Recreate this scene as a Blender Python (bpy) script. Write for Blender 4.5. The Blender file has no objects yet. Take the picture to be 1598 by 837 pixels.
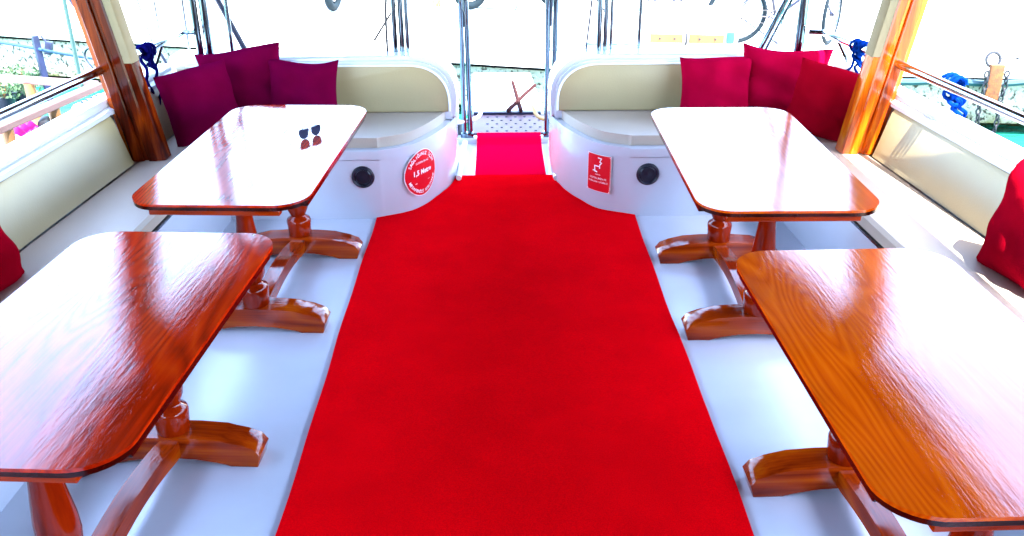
import bpy, bmesh, math, random
from mathutils import Vector, Matrix, Euler
random.seed(7)
S = bpy.context.scene
COL = S.collection
R = math.radians
PI = math.pi

# ------------------------------------------------------------------ camera
CAM = Vector((0.0, 0.0, 1.87))
PITCH, YAW, ROLL = R(25.364), R(0.8275), R(-0.304)
FPX, PW, PH = 1400.0, 1598, 837
_F = Vector((math.sin(YAW)*math.cos(PITCH), math.cos(YAW)*math.cos(PITCH), -math.sin(PITCH)))
_r = Vector((math.cos(YAW), -math.sin(YAW), 0)); _u = _r.cross(_F)
_R = _r*math.cos(ROLL)+_u*math.sin(ROLL); _U = -_r*math.sin(ROLL)+_u*math.cos(ROLL)
cd = bpy.data.cameras.new('camera'); cam = bpy.data.objects.new('camera', cd); COL.objects.link(cam)
m = Matrix((( _R.x,_U.x,-_F.x,CAM.x),(_R.y,_U.y,-_F.y,CAM.y),(_R.z,_U.z,-_F.z,CAM.z),(0,0,0,1)))
cam.matrix_world = m
cd.sensor_width = 36; cd.lens = 36*FPX/PW; cd.clip_start = .05; cd.clip_end = 6000
S.camera = cam
def _d(px, py): return _F+_R*((px-PW/2)/FPX)-_U*((py-PH/2)/FPX)
def at_z(px, py, z):                       # where the sight line through a photo pixel meets a level plane
    d = _d(px, py); return CAM+d*((z-CAM.z)/d.z)
def at_y(px, py, y):
    d = _d(px, py); return CAM+d*(y/d.y)

# ------------------------------------------------------------------ world, sun, exposure
SUN = Vector((.27, -.33, 1.0)).normalized()
elev = math.asin(SUN.z); az = math.atan2(SUN.x, SUN.y)
w = bpy.data.worlds.new('World'); S.world = w; w.use_nodes = True
nt = w.node_tree; bg = nt.nodes['Background']
sky = nt.nodes.new('ShaderNodeTexSky'); sky.sky_type = 'NISHITA'; sky.sun_disc = False
sky.sun_elevation = elev; sky.sun_rotation = az
nt.links.new(sky.outputs[0], bg.inputs[0]); bg.inputs[1].default_value = .15
ld = bpy.data.lights.new('sun', 'SUN'); ld.energy = 2.0; ld.angle = R(.53); ld.color = (1, .96, .9)
lo = bpy.data.objects.new('sun', ld); COL.objects.link(lo)
lo.rotation_euler = SUN.to_track_quat('Z', 'Y').to_euler(); lo.location = (3, -2, 12)
S.view_settings.view_transform = 'Standard'; S.view_settings.look = 'None'
S.view_settings.exposure = 4.5; S.view_settings.gamma = 1; S.view_settings.use_curve_mapping = False

# ------------------------------------------------------------------ helpers
def tag(o, label=None, cat=None, group=None, kind=None):
    if label: o['label'] = label
    if cat: o['category'] = cat
    if group: o['group'] = group
    if kind: o['kind'] = kind
    return o
def thing(name, label, cat, loc=(0, 0, 0), rz=0, group=None):
    o = bpy.data.objects.new(name, None); COL.objects.link(o); o.location = loc; o.rotation_euler = (0, 0, rz)
    o.empty_display_size = .1
    return tag(o, label, cat, group)
def mesh_from(bm, name, smooth=40):
    bmesh.ops.recalc_face_normals(bm, faces=bm.faces[:])
    me = bpy.data.meshes.new(name); bm.to_mesh(me); bm.free()
    if smooth:
        me.polygons.foreach_set('use_smooth', [True]*len(me.polygons))
        me.set_sharp_from_angle(angle=R(smooth))
    return me
def obj(name, bm, mat, parent=None, smooth=40, inv=True):
    me = mesh_from(bm, name, smooth)
    for mm in (mat if isinstance(mat, (list, tuple)) else [mat]): me.materials.append(mm)
    o = bpy.data.objects.new(name, me); COL.objects.link(o)
    if parent: o.parent = parent
    return o
def copy_tree(o, parent=None):
    c = o.copy(); COL.objects.link(c)
    if parent: c.parent = parent
    for ch in o.children: copy_tree(ch, c)
    return c
def B(): return bmesh.new()
def box(bm, c, s, rot=None, bevel=0, seg=2):
    r = bmesh.ops.create_cube(bm, size=1.0); vs = r['verts']
    M = Matrix.Translation(c) @ (rot if rot else Matrix.Identity(4)) @ Matrix.Diagonal((s[0], s[1], s[2], 1))
    bmesh.ops.transform(bm, matrix=M, verts=vs)
    if bevel:
        es = list({e for v in vs for e in v.link_edges})
        bmesh.ops.bevel(bm, geom=es, offset=bevel, segments=seg, affect='EDGES', profile=.6)
    return bm
def tube(bm, pts, r, n=8, cap=True, taper=None):
    pts = [Vector(p) for p in pts]; rings = []
    prev = None
    for i, p in enumerate(pts):
        if i == 0: t = pts[1]-pts[0]
        elif i == len(pts)-1: t = pts[-1]-pts[-2]
        else: t = (pts[i+1]-pts[i]).normalized()+(pts[i]-pts[i-1]).normalized()
        t.normalize()
        if prev is None:
            a = Vector((0, 0, 1)) if abs(t.z) < .9 else Vector((1, 0, 0))
            x = t.cross(a).normalized()
        else:
            x = (prev-t*prev.dot(t)).normalized()
        prev = x; y = t.cross(x)
        rr = r if taper is None else r*taper[i]
        rings.append([bm.verts.new(p+(x*math.cos(2*PI*k/n)+y*math.sin(2*PI*k/n))*rr) for k in range(n)])
    for a, b in zip(rings, rings[1:]):
        for k in range(n): bm.faces.new((a[k], a[(k+1) % n], b[(k+1) % n], b[k]))
    if cap: bm.faces.new(rings[0][::-1]); bm.faces.new(rings[-1])
    return bm
def smoothpath(pts, n=6, closed=False):
    pts = [Vector(p) for p in pts]; out = []; N = len(pts)
    rng = range(N if closed else N-1)
    for i in rng:
        p0 = pts[(i-1) % N] if closed or i > 0 else pts[0]
        p1 = pts[i]; p2 = pts[(i+1) % N]
        p3 = pts[(i+2) % N] if closed or i+2 < N else pts[-1]
        for k in range(n):
            t = k/n
            out.append(.5*((2*p1)+(-p0+p2)*t+(2*p0-5*p1+4*p2-p3)*t*t+(-p0+3*p1-3*p2+p3)*t**3))
    if not closed: out.append(pts[-1])
    return out
def lathe(bm, prof, n=24, c=(0, 0, 0), M=None):
    rings = []; c = Vector(c)
    for (r, z) in prof:
        rings.append([bm.verts.new((M @ Vector((r*math.cos(2*PI*k/n), r*math.sin(2*PI*k/n), z)) if M else Vector((r*math.cos(2*PI*k/n), r*math.sin(2*PI*k/n), z)))+c) for k in range(n)])
    for a, b in zip(rings, rings[1:]):
        for k in range(n): bm.faces.new((a[k], a[(k+1) % n], b[(k+1) % n], b[k]))
    bm.faces.new(rings[0][::-1]); bm.faces.new(rings[-1])
    return bm
def prism(bm, poly, lo_, hi_, axis='z', bevel=0, seg=2):
    """extrude a polygon; axis z: poly=(x,y); axis y: poly=(x,z); axis x: poly=(y,z)"""
    def P(a, b, h): return (a, b, h) if axis == 'z' else ((a, h, b) if axis == 'y' else (h, a, b))
    v0 = [bm.verts.new(P(a, b, lo_)) for a, b in poly]; v1 = [bm.verts.new(P(a, b, hi_)) for a, b in poly]
    n = len(poly); f0 = bm.faces.new(v0[::-1]); f1 = bm.faces.new(v1)
    for k in range(n): bm.faces.new((v0[k], v0[(k+1) % n], v1[(k+1) % n], v1[k]))
    if bevel:
        es = list(f0.edges)+list(f1.edges)
        bmesh.ops.bevel(bm, geom=es, offset=bevel, segments=seg, affect='EDGES', profile=.55, clamp_overlap=True)
    return bm
def ellips(bm, c, s, u=14, v=8, rot=None):
    r = bmesh.ops.create_uvsphere(bm, u_segments=u, v_segments=v, radius=1)
    bmesh.ops.transform(bm, matrix=Matrix.Translation(c) @ (rot if rot else Matrix.Identity(4)) @ Matrix.Diagonal((*s, 1)), verts=r['verts'])
def torus(bm, c, Rr, r, M=None, n=24, k=8, sc=(1, 1)):
    rings = []
    for i in range(n):
        a = 2*PI*i/n; ring = []
        for j in range(k):
            b = 2*PI*j/k
            p = Vector(((Rr+r*math.cos(b))*math.cos(a)*sc[0], (Rr+r*math.cos(b))*math.sin(a)*sc[1], r*math.sin(b)))
            ring.append(bm.verts.new((M @ p if M else p)+Vector(c)))
        rings.append(ring)
    for i in range(n):
        a, b = rings[i], rings[(i+1) % n]
        for j in range(k): bm.faces.new((a[j], a[(j+1) % k], b[(j+1) % k], b[j]))

# ------------------------------------------------------------------ materials
def new_mat(name):
    mt = bpy.data.materials.new(name); mt.use_nodes = True
    return mt, mt.node_tree, mt.node_tree.nodes['Principled BSDF']
def mat(name, col, rough=.5, metal=0, coat=0, coat_rough=.05, var=.06, scale=6, bump=0, bscale=40, spec=.5, stretch=(1, 1, 1), coat_ior=1.5):
    mt, t, b = new_mat(name); N = t.nodes; L = t.links
    tc = N.new('ShaderNodeTexCoord'); mp = N.new('ShaderNodeMapping'); mp.inputs['Scale'].default_value = stretch
    L.new(tc.outputs['Object'], mp.inputs[0])
    no = N.new('ShaderNodeTexNoise'); no.inputs['Scale'].default_value = scale; no.inputs['Detail'].default_value = 5
    L.new(mp.outputs[0], no.inputs['Vector'])
    rp = N.new('ShaderNodeMapRange'); rp.inputs[1].default_value = .3; rp.inputs[2].default_value = .7
    rp.inputs[3].default_value = 1-var; rp.inputs[4].default_value = 1+var
    L.new(no.outputs[0], rp.inputs[0])
    mx = N.new('ShaderNodeVectorMath'); mx.operation = 'SCALE'; mx.inputs[0].default_value = col
    L.new(rp.outputs[0], mx.inputs['Scale']); L.new(mx.outputs[0], b.inputs['Base Color'])
    rr = N.new('ShaderNodeMapRange'); rr.inputs[3].default_value = rough*.85; rr.inputs[4].default_value = min(1, rough*1.15)
    L.new(no.outputs[0], rr.inputs[0]); L.new(rr.outputs[0], b.inputs['Roughness'])
    b.inputs['Metallic'].default_value = metal; b.inputs['Specular IOR Level'].default_value = spec
    b.inputs['Coat Weight'].default_value = coat; b.inputs['Coat Roughness'].default_value = coat_rough
    b.inputs['Coat IOR'].default_value = coat_ior
    if bump:
        n2 = N.new('ShaderNodeTexNoise'); n2.inputs['Scale'].default_value = bscale; n2.inputs['Detail'].default_value = 4
        L.new(mp.outputs[0], n2.inputs['Vector'])
        bp = N.new('ShaderNodeBump'); bp.inputs['Strength'].default_value = bump; bp.inputs['Distance'].default_value = .004
        L.new(n2.outputs[0], bp.inputs['Height']); L.new(bp.outputs[0], b.inputs['Normal'])
    return mt
def wood(name, c1, c2, c3, along='y', ring=9.0, coat=1.0, coat_ior=1.9, bumpy=.25, coat_rough=.04):
    """varnished timber: distorted growth rings drawn out along the board, fine pores, clear lacquer on top"""
    mt, t, b = new_mat(name); N = t.nodes; L = t.links
    tc = N.new('ShaderNodeTexCoord'); mp = N.new('ShaderNodeMapping')
    st = {'y': (1, .16, 1), 'x': (.16, 1, 1), 'z': (1, 1, .16)}[along]; mp.inputs['Scale'].default_value = st
    L.new(tc.outputs['Object'], mp.inputs[0])
    wn = N.new('ShaderNodeTexNoise'); wn.inputs['Scale'].default_value = 3.2; wn.inputs['Detail'].default_value = 2
    L.new(mp.outputs[0], wn.inputs['Vector'])
    mu = N.new('ShaderNodeMath'); mu.operation = 'MULTIPLY'; mu.inputs[1].default_value = ring*3.4
    L.new(wn.outputs[0], mu.inputs[0])
    sn = N.new('ShaderNodeMath'); sn.operation = 'PINGPONG'; sn.inputs[1].default_value = .5
    L.new(mu.outputs[0], sn.inputs[0])
    fn = N.new('ShaderNodeTexNoise'); fn.inputs['Scale'].default_value = 120; fn.inputs['Detail'].default_value = 4
    mp2 = N.new('ShaderNodeMapping'); st2 = {'y': (1, .04, 1), 'x': (.04, 1, 1), 'z': (1, 1, .04)}[along]
    mp2.inputs['Scale'].default_value = st2; L.new(tc.outputs['Object'], mp2.inputs[0]); L.new(mp2.outputs[0], fn.inputs['Vector'])
    ad = N.new('ShaderNodeMath'); ad.operation = 'MULTIPLY_ADD'; ad.inputs[1].default_value = .55
    L.new(fn.outputs[0], ad.inputs[0])
    ad2 = N.new('ShaderNodeMath'); ad2.operation = 'MULTIPLY_ADD'; ad2.inputs[1].default_value = .9; ad2.inputs[2].default_value = -.02
    L.new(sn.outputs[0], ad2.inputs[0]); L.new(ad2.outputs[0], ad.inputs[2])
    cr = N.new('ShaderNodeValToRGB'); e = cr.color_ramp.elements
    e[0].position = .12; e[0].color = (*c1, 1); e[1].position = 1.0; e[1].color = (*c3, 1)
    k = cr.color_ramp.elements.new(.5); k.color = (*c2, 1)
    L.new(ad.outputs[0], cr.inputs[0])
    bn = N.new('ShaderNodeTexNoise'); bn.inputs['Scale'].default_value = 2.5; L.new(tc.outputs['Object'], bn.inputs['Vector'])
    br = N.new('ShaderNodeMapRange'); br.inputs[1].default_value = .3; br.inputs[2].default_value = .7; br.inputs[3].default_value = .75; br.inputs[4].default_value = 1.2
    L.new(bn.outputs[0], br.inputs[0])
    ms = N.new('ShaderNodeVectorMath'); ms.operation = 'SCALE'; L.new(cr.outputs[0], ms.inputs[0]); L.new(br.outputs[0], ms.inputs['Scale'])
    L.new(ms.outputs[0], b.inputs['Base Color'])
    b.inputs['Roughness'].default_value = .6; b.inputs['Specular IOR Level'].default_value = 0
    b.inputs['Coat Weight'].default_value = coat; b.inputs['Coat Roughness'].default_value = coat_rough; b.inputs['Coat IOR'].default_value = coat_ior
    # lacquer: slow brush ripples plus sunk pores
    rn = N.new('ShaderNodeTexNoise'); rn.inputs['Scale'].default_value = 95; rn.inputs['Detail'].default_value = 5; rn.inputs['Roughness'].default_value = .65
    mp3 = N.new('ShaderNodeMapping'); st3 = {'y': (1, .3, 1), 'x': (.3, 1, 1), 'z': (1, 1, .3)}[along]
    mp3.inputs['Scale'].default_value = st3; mp3.inputs['Rotation'].default_value = (0, 0, .35)
    L.new(tc.outputs['Object'], mp3.inputs[0]); L.new(mp3.outputs[0], rn.inputs['Vector'])
    sm = N.new('ShaderNodeMath'); sm.operation = 'MULTIPLY_ADD'; sm.inputs[1].default_value = .9
    L.new(fn.outputs[0], sm.inputs[0]); L.new(rn.outputs[0], sm.inputs[2])
    bp = N.new('ShaderNodeBump'); bp.inputs['Strength'].default_value = bumpy; bp.inputs['Distance'].default_value = .0022
    L.new(sm.outputs[0], bp.inputs['Height']); L.new(bp.outputs[0], b.inputs['Coat Normal']); L.new(bp.outputs[0], b.inputs['Normal'])
    return mt

GEL = mat('white_gelcoat', (.50, .51, .57), .22, coat=.6, coat_rough=.08, var=.03, scale=2.5)
DECK = mat('white_deck_paint', (.54, .56, .63), .3, coat=.35, coat_rough=.15, var=.09, scale=1.8, bump=.12, bscale=14)
VINYL = mat('cream_vinyl', (.32, .255, .135), .42, var=.05, scale=3, bump=.18, bscale=120)
SEATV = mat('pale_seat_vinyl', (.43, .355, .29), .4, var=.05, scale=3, bump=.15, bscale=120)
PIPE = mat('piping_vinyl', (.75, .78, .80), .35, var=.02)
CARPET = mat('red_carpet_pile', (.92, .0003, .002), .95, var=.14, scale=260, bump=.9, bscale=420, spec=0)
CARPET.node_tree.nodes['Principled BSDF'].inputs['Sheen Weight'].default_value = .05
CARPET.node_tree.nodes['Principled BSDF'].inputs['Sheen Tint'].default_value = (1, .02, .22, 1)
CARPET.node_tree.nodes['Principled BSDF'].inputs['Sheen Roughness'].default_value = .45
def wear(mt_, amt, sc):
    N_ = mt_.node_tree.nodes; L_ = mt_.node_tree.links; b_ = N_['Principled BSDF']; src = b_.inputs['Base Color'].links[0].from_socket
    n_ = N_.new('ShaderNodeTexNoise'); n_.inputs['Scale'].default_value = sc; n_.inputs['Detail'].default_value = 6; n_.inputs['Roughness'].default_value = .6
    t_ = N_.new('ShaderNodeTexCoord'); L_.new(t_.outputs['Object'], n_.inputs['Vector'])
    r_ = N_.new('ShaderNodeMapRange'); r_.inputs[1].default_value = .35; r_.inputs[2].default_value = .65; r_.inputs[3].default_value = 1-amt; r_.inputs[4].default_value = 1
    L_.new(n_.outputs[0], r_.inputs[0]); v_ = N_.new('ShaderNodeVectorMath'); v_.operation = 'SCALE'
    L_.new(src, v_.inputs[0]); L_.new(r_.outputs[0], v_.inputs['Scale']); L_.new(v_.outputs[0], b_.inputs['Base Color'])
wear(CARPET, .11, 3.2)
CARPET2 = mat('crimson_carpet_pile', (.84, .0004, .028), .95, var=.14, scale=260, bump=.9, bscale=420, spec=0)
CUSH = mat('shaded_crimson_fabric', (.092, .0006, .019), .85, var=.16, scale=5, bump=.35, bscale=260, spec=0)  # the pillows' crimson with shade put into the colour, darker and more magenta
CUSHR = mat('lit_crimson_fabric', (.25, .0008, .018), .85, var=.16, scale=5, bump=.35, bscale=260, spec=0)  # brighter copy of the same crimson, light put into the colour
REDC = mat('warm_lit_crimson_fabric', (.21, .0008, .007), .85, var=.16, scale=5, bump=.35, bscale=260, spec=0)  # redder copy of the same crimson, warm light put into the colour
RAILS = mat('bright_stainless', (.42, .46, .50), .1, metal=1, var=.1)
STEEL = mat('reflection_streaked_steel', (.13, .17, .20), .10, metal=1, var=.9, scale=70, stretch=(1, 1, .02))  # dark lengthwise streaks in the colour stand in for dark reflections
CHROME = mat('reflection_streaked_chrome', (.12, .14, .17), .2, metal=1, var=.7, scale=60, stretch=(1, 1, .05))  # streaks in the colour stand in for reflections, as on the poles
DARKSP = mat('navy_black_plastic', (.004, .004, .016), .35, var=.2, scale=30)
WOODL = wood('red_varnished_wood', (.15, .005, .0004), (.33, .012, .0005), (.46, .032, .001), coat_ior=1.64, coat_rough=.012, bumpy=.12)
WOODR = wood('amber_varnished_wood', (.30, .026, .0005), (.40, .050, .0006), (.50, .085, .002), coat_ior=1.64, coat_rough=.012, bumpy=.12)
WLEGX = wood('varnished_pine_feet', (.11, .005, .0005), (.29, .026, .0008), (.48, .085, .0016), along='x', ring=2.5, coat_ior=1.38, bumpy=.1)
WLEGY = wood('varnished_pine_stretcher', (.11, .005, .0005), (.29, .026, .0008), (.48, .085, .0016), along='y', ring=2.5, coat_ior=1.38, bumpy=.1)
WLEGZ = wood('varnished_pine_columns', (.09, .004, .0005), (.19, .009, .0006), (.29, .020, .001), along='z', ring=2, coat_ior=1.38, bumpy=.08)
WDARK = wood('shaded_edge_wood', (.010, .001, .0006), (.02, .002, .001), (.05, .004, .001), along='y', ring=2, coat_ior=1.4)  # wood darkened to paint the shadowed table edge
WPOST = wood('dim_post_wood', (.004, .001, .0006), (.07, .005, .0008), (.26, .036, .0015), along='z', ring=1.8, coat=.35, coat_ior=1.35, bumpy=.1)  # left post copy, its dim light put into a darker colour
WPOSTR = wood('lit_post_wood', (.10, .008, .001), (.42, .060, .002), (.66, .22, .006), along='z', ring=2.2, coat_ior=1.4, bumpy=.1)  # brighter copy of the post wood, light put into the colour
WROOF = wood('roof_board_wood', (.02, .004, .001), (.03, .006, .002), (.045, .010, .003), along='y', ring=6, coat=.2, coat_ior=1.4)
CANVAS = mat('beige_canvas', (.22, .17, .09), .8, var=.06, scale=8, bump=.4, bscale=200)
CONC = mat('pale_concrete', (.46, .46, .42), .9, var=.14, scale=1.6, bump=.8, bscale=30)
COPE = mat('coping_concrete', (.50, .50, .45), .9, var=.16, scale=3, bump=.9, bscale=26)
RED = mat('red_sticker_vinyl', (.72, .002, .012), .35, var=.03)
WHT = mat('white_print', (.85, .80, .82), .5, var=.02)
BLUER = mat('blue_rope_fibre', (.0015, .022, .17), .9, spec=0, var=.3, scale=60, bump=.8, bscale=160)
NAVYR = mat('navy_rope_fibre', (.002, .002, .05), .9, spec=0, var=.3, scale=60, bump=.8, bscale=160)
JOINT_SHADE = mat('joint_dirt_and_shade', (.006, .006, .006), 1, spec=0)  # joint dirt, and the painted shadow line under the coping
BRACE = mat('dark_rusty_iron', (.030, .012, .012), .9, var=.6, scale=40, spec=0)
BLACK = mat('black_rubber', (.004, .004, .008), .6, var=.25, scale=20)
BIKE = mat('bicycle_tyre_rubber', (.004, .010, .014), .8, var=.25, spec=.15, scale=20)
WPAINT = mat('white_paint', (.80, .80, .80), .4, var=.04)
RUST = mat('rusted_orange_steel', (.13, .035, .005), .85, var=.45, scale=22, bump=.8, bscale=60)
PINKW = mat('weathered_pink_wood', (.085, .045, .042), .7, var=.2, scale=6, bump=.4, bscale=60, stretch=(1, .2, 1))
ORW = mat('orange_pine', (.14, .06, .012), .6, var=.25, scale=9, bump=.3, bscale=50, stretch=(1, 1, .2))
NAVY = mat('navy_paint', (.004, .008, .035), .5, var=.3, scale=12)
BLUEP = mat('bright_blue_plastic', (.005, .06, .22), .5, var=.15, scale=8)
PINKP = mat('pinkish_grating_plate', (.11, .055, .065), .6, var=.08, scale=6, bump=.3, bscale=60)
MAG = mat('magenta_cloth', (.70, .01, .25), .8, var=.15)
YEL = mat('yellow_pipe', (.40, .22, .03), .5, var=.15)
TEAL = mat('teal_paint_and_shade', (.004, .04, .05), .6, var=.3, scale=9)

# quay wall: stained masonry, weed towards the water (real growth, follows height above the water)
WALLM, t, b = new_mat('quay_wall_stone'); N = t.nodes; L = t.links
tc = N.new('ShaderNodeTexCoord'); no = N.new('ShaderNodeTexNoise'); no.inputs['Scale'].default_value = 4; no.inputs['Detail'].default_value = 9
L.new(tc.outputs['Object'], no.inputs['Vector'])
sx = N.new('ShaderNodeSeparateXYZ'); L.new(tc.outputs['Object'], sx.inputs[0])
ma = N.new('ShaderNodeMath'); ma.operation = 'MULTIPLY_ADD'; ma.inputs[1].default_value = -.35; L.new(no.outputs[0], ma.inputs[0]); L.new(sx.outputs['Z'], ma.inputs[2])
mr = N.new('ShaderNodeMapRange'); mr.inputs[1].default_value = -.98; mr.inputs[2].default_value = -.82; L.new(ma.outputs[0], mr.inputs[0])
cr = N.new('ShaderNodeValToRGB'); cr.color_ramp.elements[0].color = (.07, .07, .015, 1); cr.color_ramp.elements[1].color = (.30, .29, .24, 1)
L.new(mr.outputs[0], cr.inputs[0])
vo = N.new('ShaderNodeTexNoise'); vo.inputs['Scale'].default_value = 22; vo.inputs['Detail'].default_value = 6; L.new(tc.outputs['Object'], vo.inputs['Vector'])
cr2 = N.new('ShaderNodeValToRGB'); cr2.color_ramp.elements[0].position = .36; cr2.color_ramp.elements[0].color = (.10, .085, .06, 1); cr2.color_ramp.elements[1].position = .47; cr2.color_ramp.elements[1].color = (1, 1, 1, 1)
L.new(vo.outputs[0], cr2.inputs[0])
mm = N.new('ShaderNodeMix'); mm.data_type = 'RGBA'; mm.blend_type = 'MULTIPLY'; mm.inputs['Factor'].default_value = 1
L.new(cr.outputs[0], mm.inputs['A']); L.new(cr2.outputs[0], mm.inputs['B']); L.new(mm.outputs['Result'], b.inputs['Base Color'])
b.inputs['Roughness'].default_value = .9
bp = N.new('ShaderNodeBump'); bp.inputs['Strength'].default_value = .9; bp.inputs['Distance'].default_value = .03; L.new(vo.outputs[0], bp.inputs['Height']); L.new(bp.outputs[0], b.inputs['Normal'])
# water
WATER, t, b = new_mat('harbour_water'); N = t.nodes; L = t.links
b.inputs['Base Color'].default_value = (.01, .13, .075, 1); b.inputs['Roughness'].default_value = .06; b.inputs['IOR'].default_value = 1.33
tc = N.new('ShaderNodeTexCoord'); no = N.new('ShaderNodeTexNoise'); no.inputs['Scale'].default_value = 3.5; no.inputs['Detail'].default_value = 4
mp = N.new('ShaderNodeMapping'); mp.inputs['Scale'].default_value = (1, 2.2, 1); L.new(tc.outputs['Object'], mp.inputs[0]); L.new(mp.outputs[0], no.inputs['Vector'])
bp = N.new('ShaderNodeBump'); bp.inputs['Strength'].default_value = .5; bp.inputs['Distance'].default_value = .08; L.new(no.outputs[0], bp.inputs['Height']); L.new(bp.outputs[0], b.inputs['Normal'])

# ================================================================== setting
CX = .03
bm = B(); v = [bm.verts.new(p) for p in ((-900, -900, -.9), (900, -900, -.9), (900, 900, -.9), (-900, 900, -.9))]; bm.faces.new(v)
tag(obj('water', bm, WATER, smooth=0), kind='structure')

# quay: body, coping stones along its edge, slabs beyond
QE = [Vector((-26, 17.6, 0)), Vector((-6.27, 11.61, 0)), Vector((-2.81, 10.59, 0)), Vector((.86, 9.45, 0)), Vector((5.29, 8.91, 0)), Vector((26, 6.6, 0))]
QZ = -.24
def qdir(i): return (QE[i+1]-QE[i]).normalized()
bm = B()
fr = [(p.x, p.y+.03) for p in QE]; poly = fr+[(400, 30), (400, 400), (-400, 400), (-400, 60)]
prism(bm, poly, -.78, QZ-.092, 'z')
# the foot of the wall is undercut above the water
prism(bm, [(x, y+.7) for x, y in fr]+[(400, 31), (400, 399), (-400, 399), (-400, 61)], -1.6, -.781, 'z')
quay = tag(obj('quay', bm, WALLM, smooth=0), kind='structure')
bm = B(); prism(bm, [(p.x, p.y+.68) for p in QE]+[(399, 31), (399, 398), (-399, 398), (-399, 61)], QZ-.089, QZ-.012, 'z')
o = obj('quay_paving', bm, JOINT_SHADE, quay, smooth=0)
for nm_, pl_ in (('far_paving', [(-399, 60), (-26, 26.5), (0, 18.2), (26, 15), (399, 31), (399, 398), (-399, 398)]), ('near_paving', [(14.7, 8.7), (26, 7.35), (399, 31), (26, 15.0), (14.7, 16.2)])):
    bm = B(); prism(bm, pl_, QZ-.0118, QZ-.004, 'z'); obj(nm_, bm, CONC, quay, smooth=0)
for i in range(len(QE)-1):
    d = QE[i+1]-QE[i]; ln = d.length; n = max(1, round(ln/1.55)); dn = d.normalized(); nn = Vector((-dn.y, dn.x, 0))
    for k in range(n):
        a = QE[i]+dn*(ln*k/n+.008); c = QE[i]+dn*(ln*(k+1)/n-.008)
        j = random.uniform(-.012, .012); z1 = QZ+random.uniform(-.006, .004)
        bm = B(); pts = []
        m_ = 5
        for q in range(m_+1): pts.append(a.lerp(c, q/m_)-nn*(.05+j+random.uniform(-.012, .012)))
        pts += [c+nn*.60, a+nn*.60]
        prism(bm, [(p.x, p.y) for p in pts], QZ-.060, z1, 'z', bevel=.008, seg=1)
        obj('coping_stone', bm, COPE, quay, smooth=0)
bm = B()
for a_, c_ in zip(QE, QE[1:]): prism(bm, [(a_.x, a_.y+.585), (c_.x, c_.y+.585), (c_.x, c_.y+.70), (a_.x, a_.y+.70)], QZ-.088, QZ-.02, 'z')
obj('joint_filler', bm, JOINT_SHADE, quay, smooth=0)
bm = B()
for a_, c_ in zip(QE, QE[1:]): prism(bm, [(a_.x, a_.y-.02), (c_.x, c_.y-.02), (c_.x, c_.y+.2), (a_.x, a_.y+.2)], QZ-.0915, QZ-.0615, 'z')
obj('coping_shadow_line', bm, JOINT_SHADE, quay, smooth=0)  # dark strip painted in as the shadow line under the coping lip
# big paving slabs behind the coping
def edge_y(x):
    for a_, c_ in zip(QE, QE[1:]):
        if a_.x <= x <= c_.x: return a_.y+(c_.y-a_.y)*(x-a_.x)/(c_.x-a_.x)
for r_ in range(3):
    for i in range(-5, 6):
        x0 = i*2.35+.9+(.6 if r_ % 2 else 0); x1 = x0+2.35-.035; f0 = .70+r_*2.6; f1 = f0+2.6-.055
        bm = B(); pts = [(x0, edge_y(x0)+f0), (x1, edge_y(x1)+f0), (x1, edge_y(x1)+f1), (x0, edge_y(x0)+f1)]
        prism(bm, pts, QZ-.012, QZ-.002+random.uniform(-.004, .004), 'z'); obj('paving_slab', bm, CONC, quay, smooth=0)
# wandering cracks filled with dirt
rnd = random.Random(21)
for (px, py, dx, n) in ((560, 76, 9, 14), (60, 30, 12, 9), (250, 38, 10, 8), (690, 30, 8, 7), (1420, 60, 14, 8), (1500, 30, 12, 7), (880, 60, 5, 5), (1300, 40, 8, 6)):
    bm = B(); prev = None; y_ = py
    for k in range(n):
        q = at_z(px+k*dx, y_, QZ+.006); y_ += rnd.uniform(-1.4, 1.8); wd = rnd.uniform(.004, .020)
        a_ = bm.verts.new(q+Vector((0, -wd, 0))); c_ = bm.verts.new(q+Vector((0, wd, 0)))
        if prev: bm.faces.new((prev[0], a_, c_, prev[1]))
        prev = (a_, c_)
    obj('crack', bm, JOINT_SHADE, quay, smooth=0)

# ================================================================== the boat
# deck
bm = B()
prism(bm, [(-2.0, -2), (2.06, -2), (2.0, 3), (1.86, 5.5), (1.6, 6.02), (-1.54, 6.02), (-1.8, 5.5), (-1.94, 3)], -.06, 0, 'z')
deck = tag(obj('deck', bm, DECK, smooth=0), kind='structure')
# stern sill across the gangway opening
bm = B(); box(bm, (CX+.02, 5.99, .012), (1.1, .10, .05), bevel=.012); obj('stern_sill', bm, GEL, deck)
# hull
def inner(y): return 1.515-.035*(y-3.3)
def sbase(y): return 1.905-.070*(y-3.26) if y > 3.26 else 1.905-.03*(y-3.26)
hull = thing('boat_hull', 'white hull of the excursion boat under its deck, moored stern to the quay', 'boat hull')
for s in (-1, 1):
    bm = B(); ys = [-2, 0, 2, 3, 4, 4.6, 5.2, 5.6, 6.0]
    pr = []
    for y in ys:
        X = sbase(y)+.166; pr.append([bm.verts.new((CX+s*a, y, z)) for a, z in ((X, .68), (X+.004, .4), (X-.03, 0), (X-.13, -.5), (X-.5, -1.3))])
    for a, c in zip(pr, pr[1:]):
        for k in range(4): bm.faces.new((a[k], c[k], c[k+1], a[k+1]))
    obj('hull_side', bm, GEL, hull)
bm = B(); prism(bm, [(-2.0+CX, .30), (2.0+CX, .30), (1.9+CX, -.5), (1.5+CX, -1.3), (-1.5+CX, -1.3), (-1.9+CX, -.5)], 5.995, 6.03, 'y')
v = bm.verts; obj('transom', bm, GEL, hull)
for v_ in hull.children[-1].data.vertices:
    if v_.co.z > .2: v_.co.z = -.07

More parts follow.
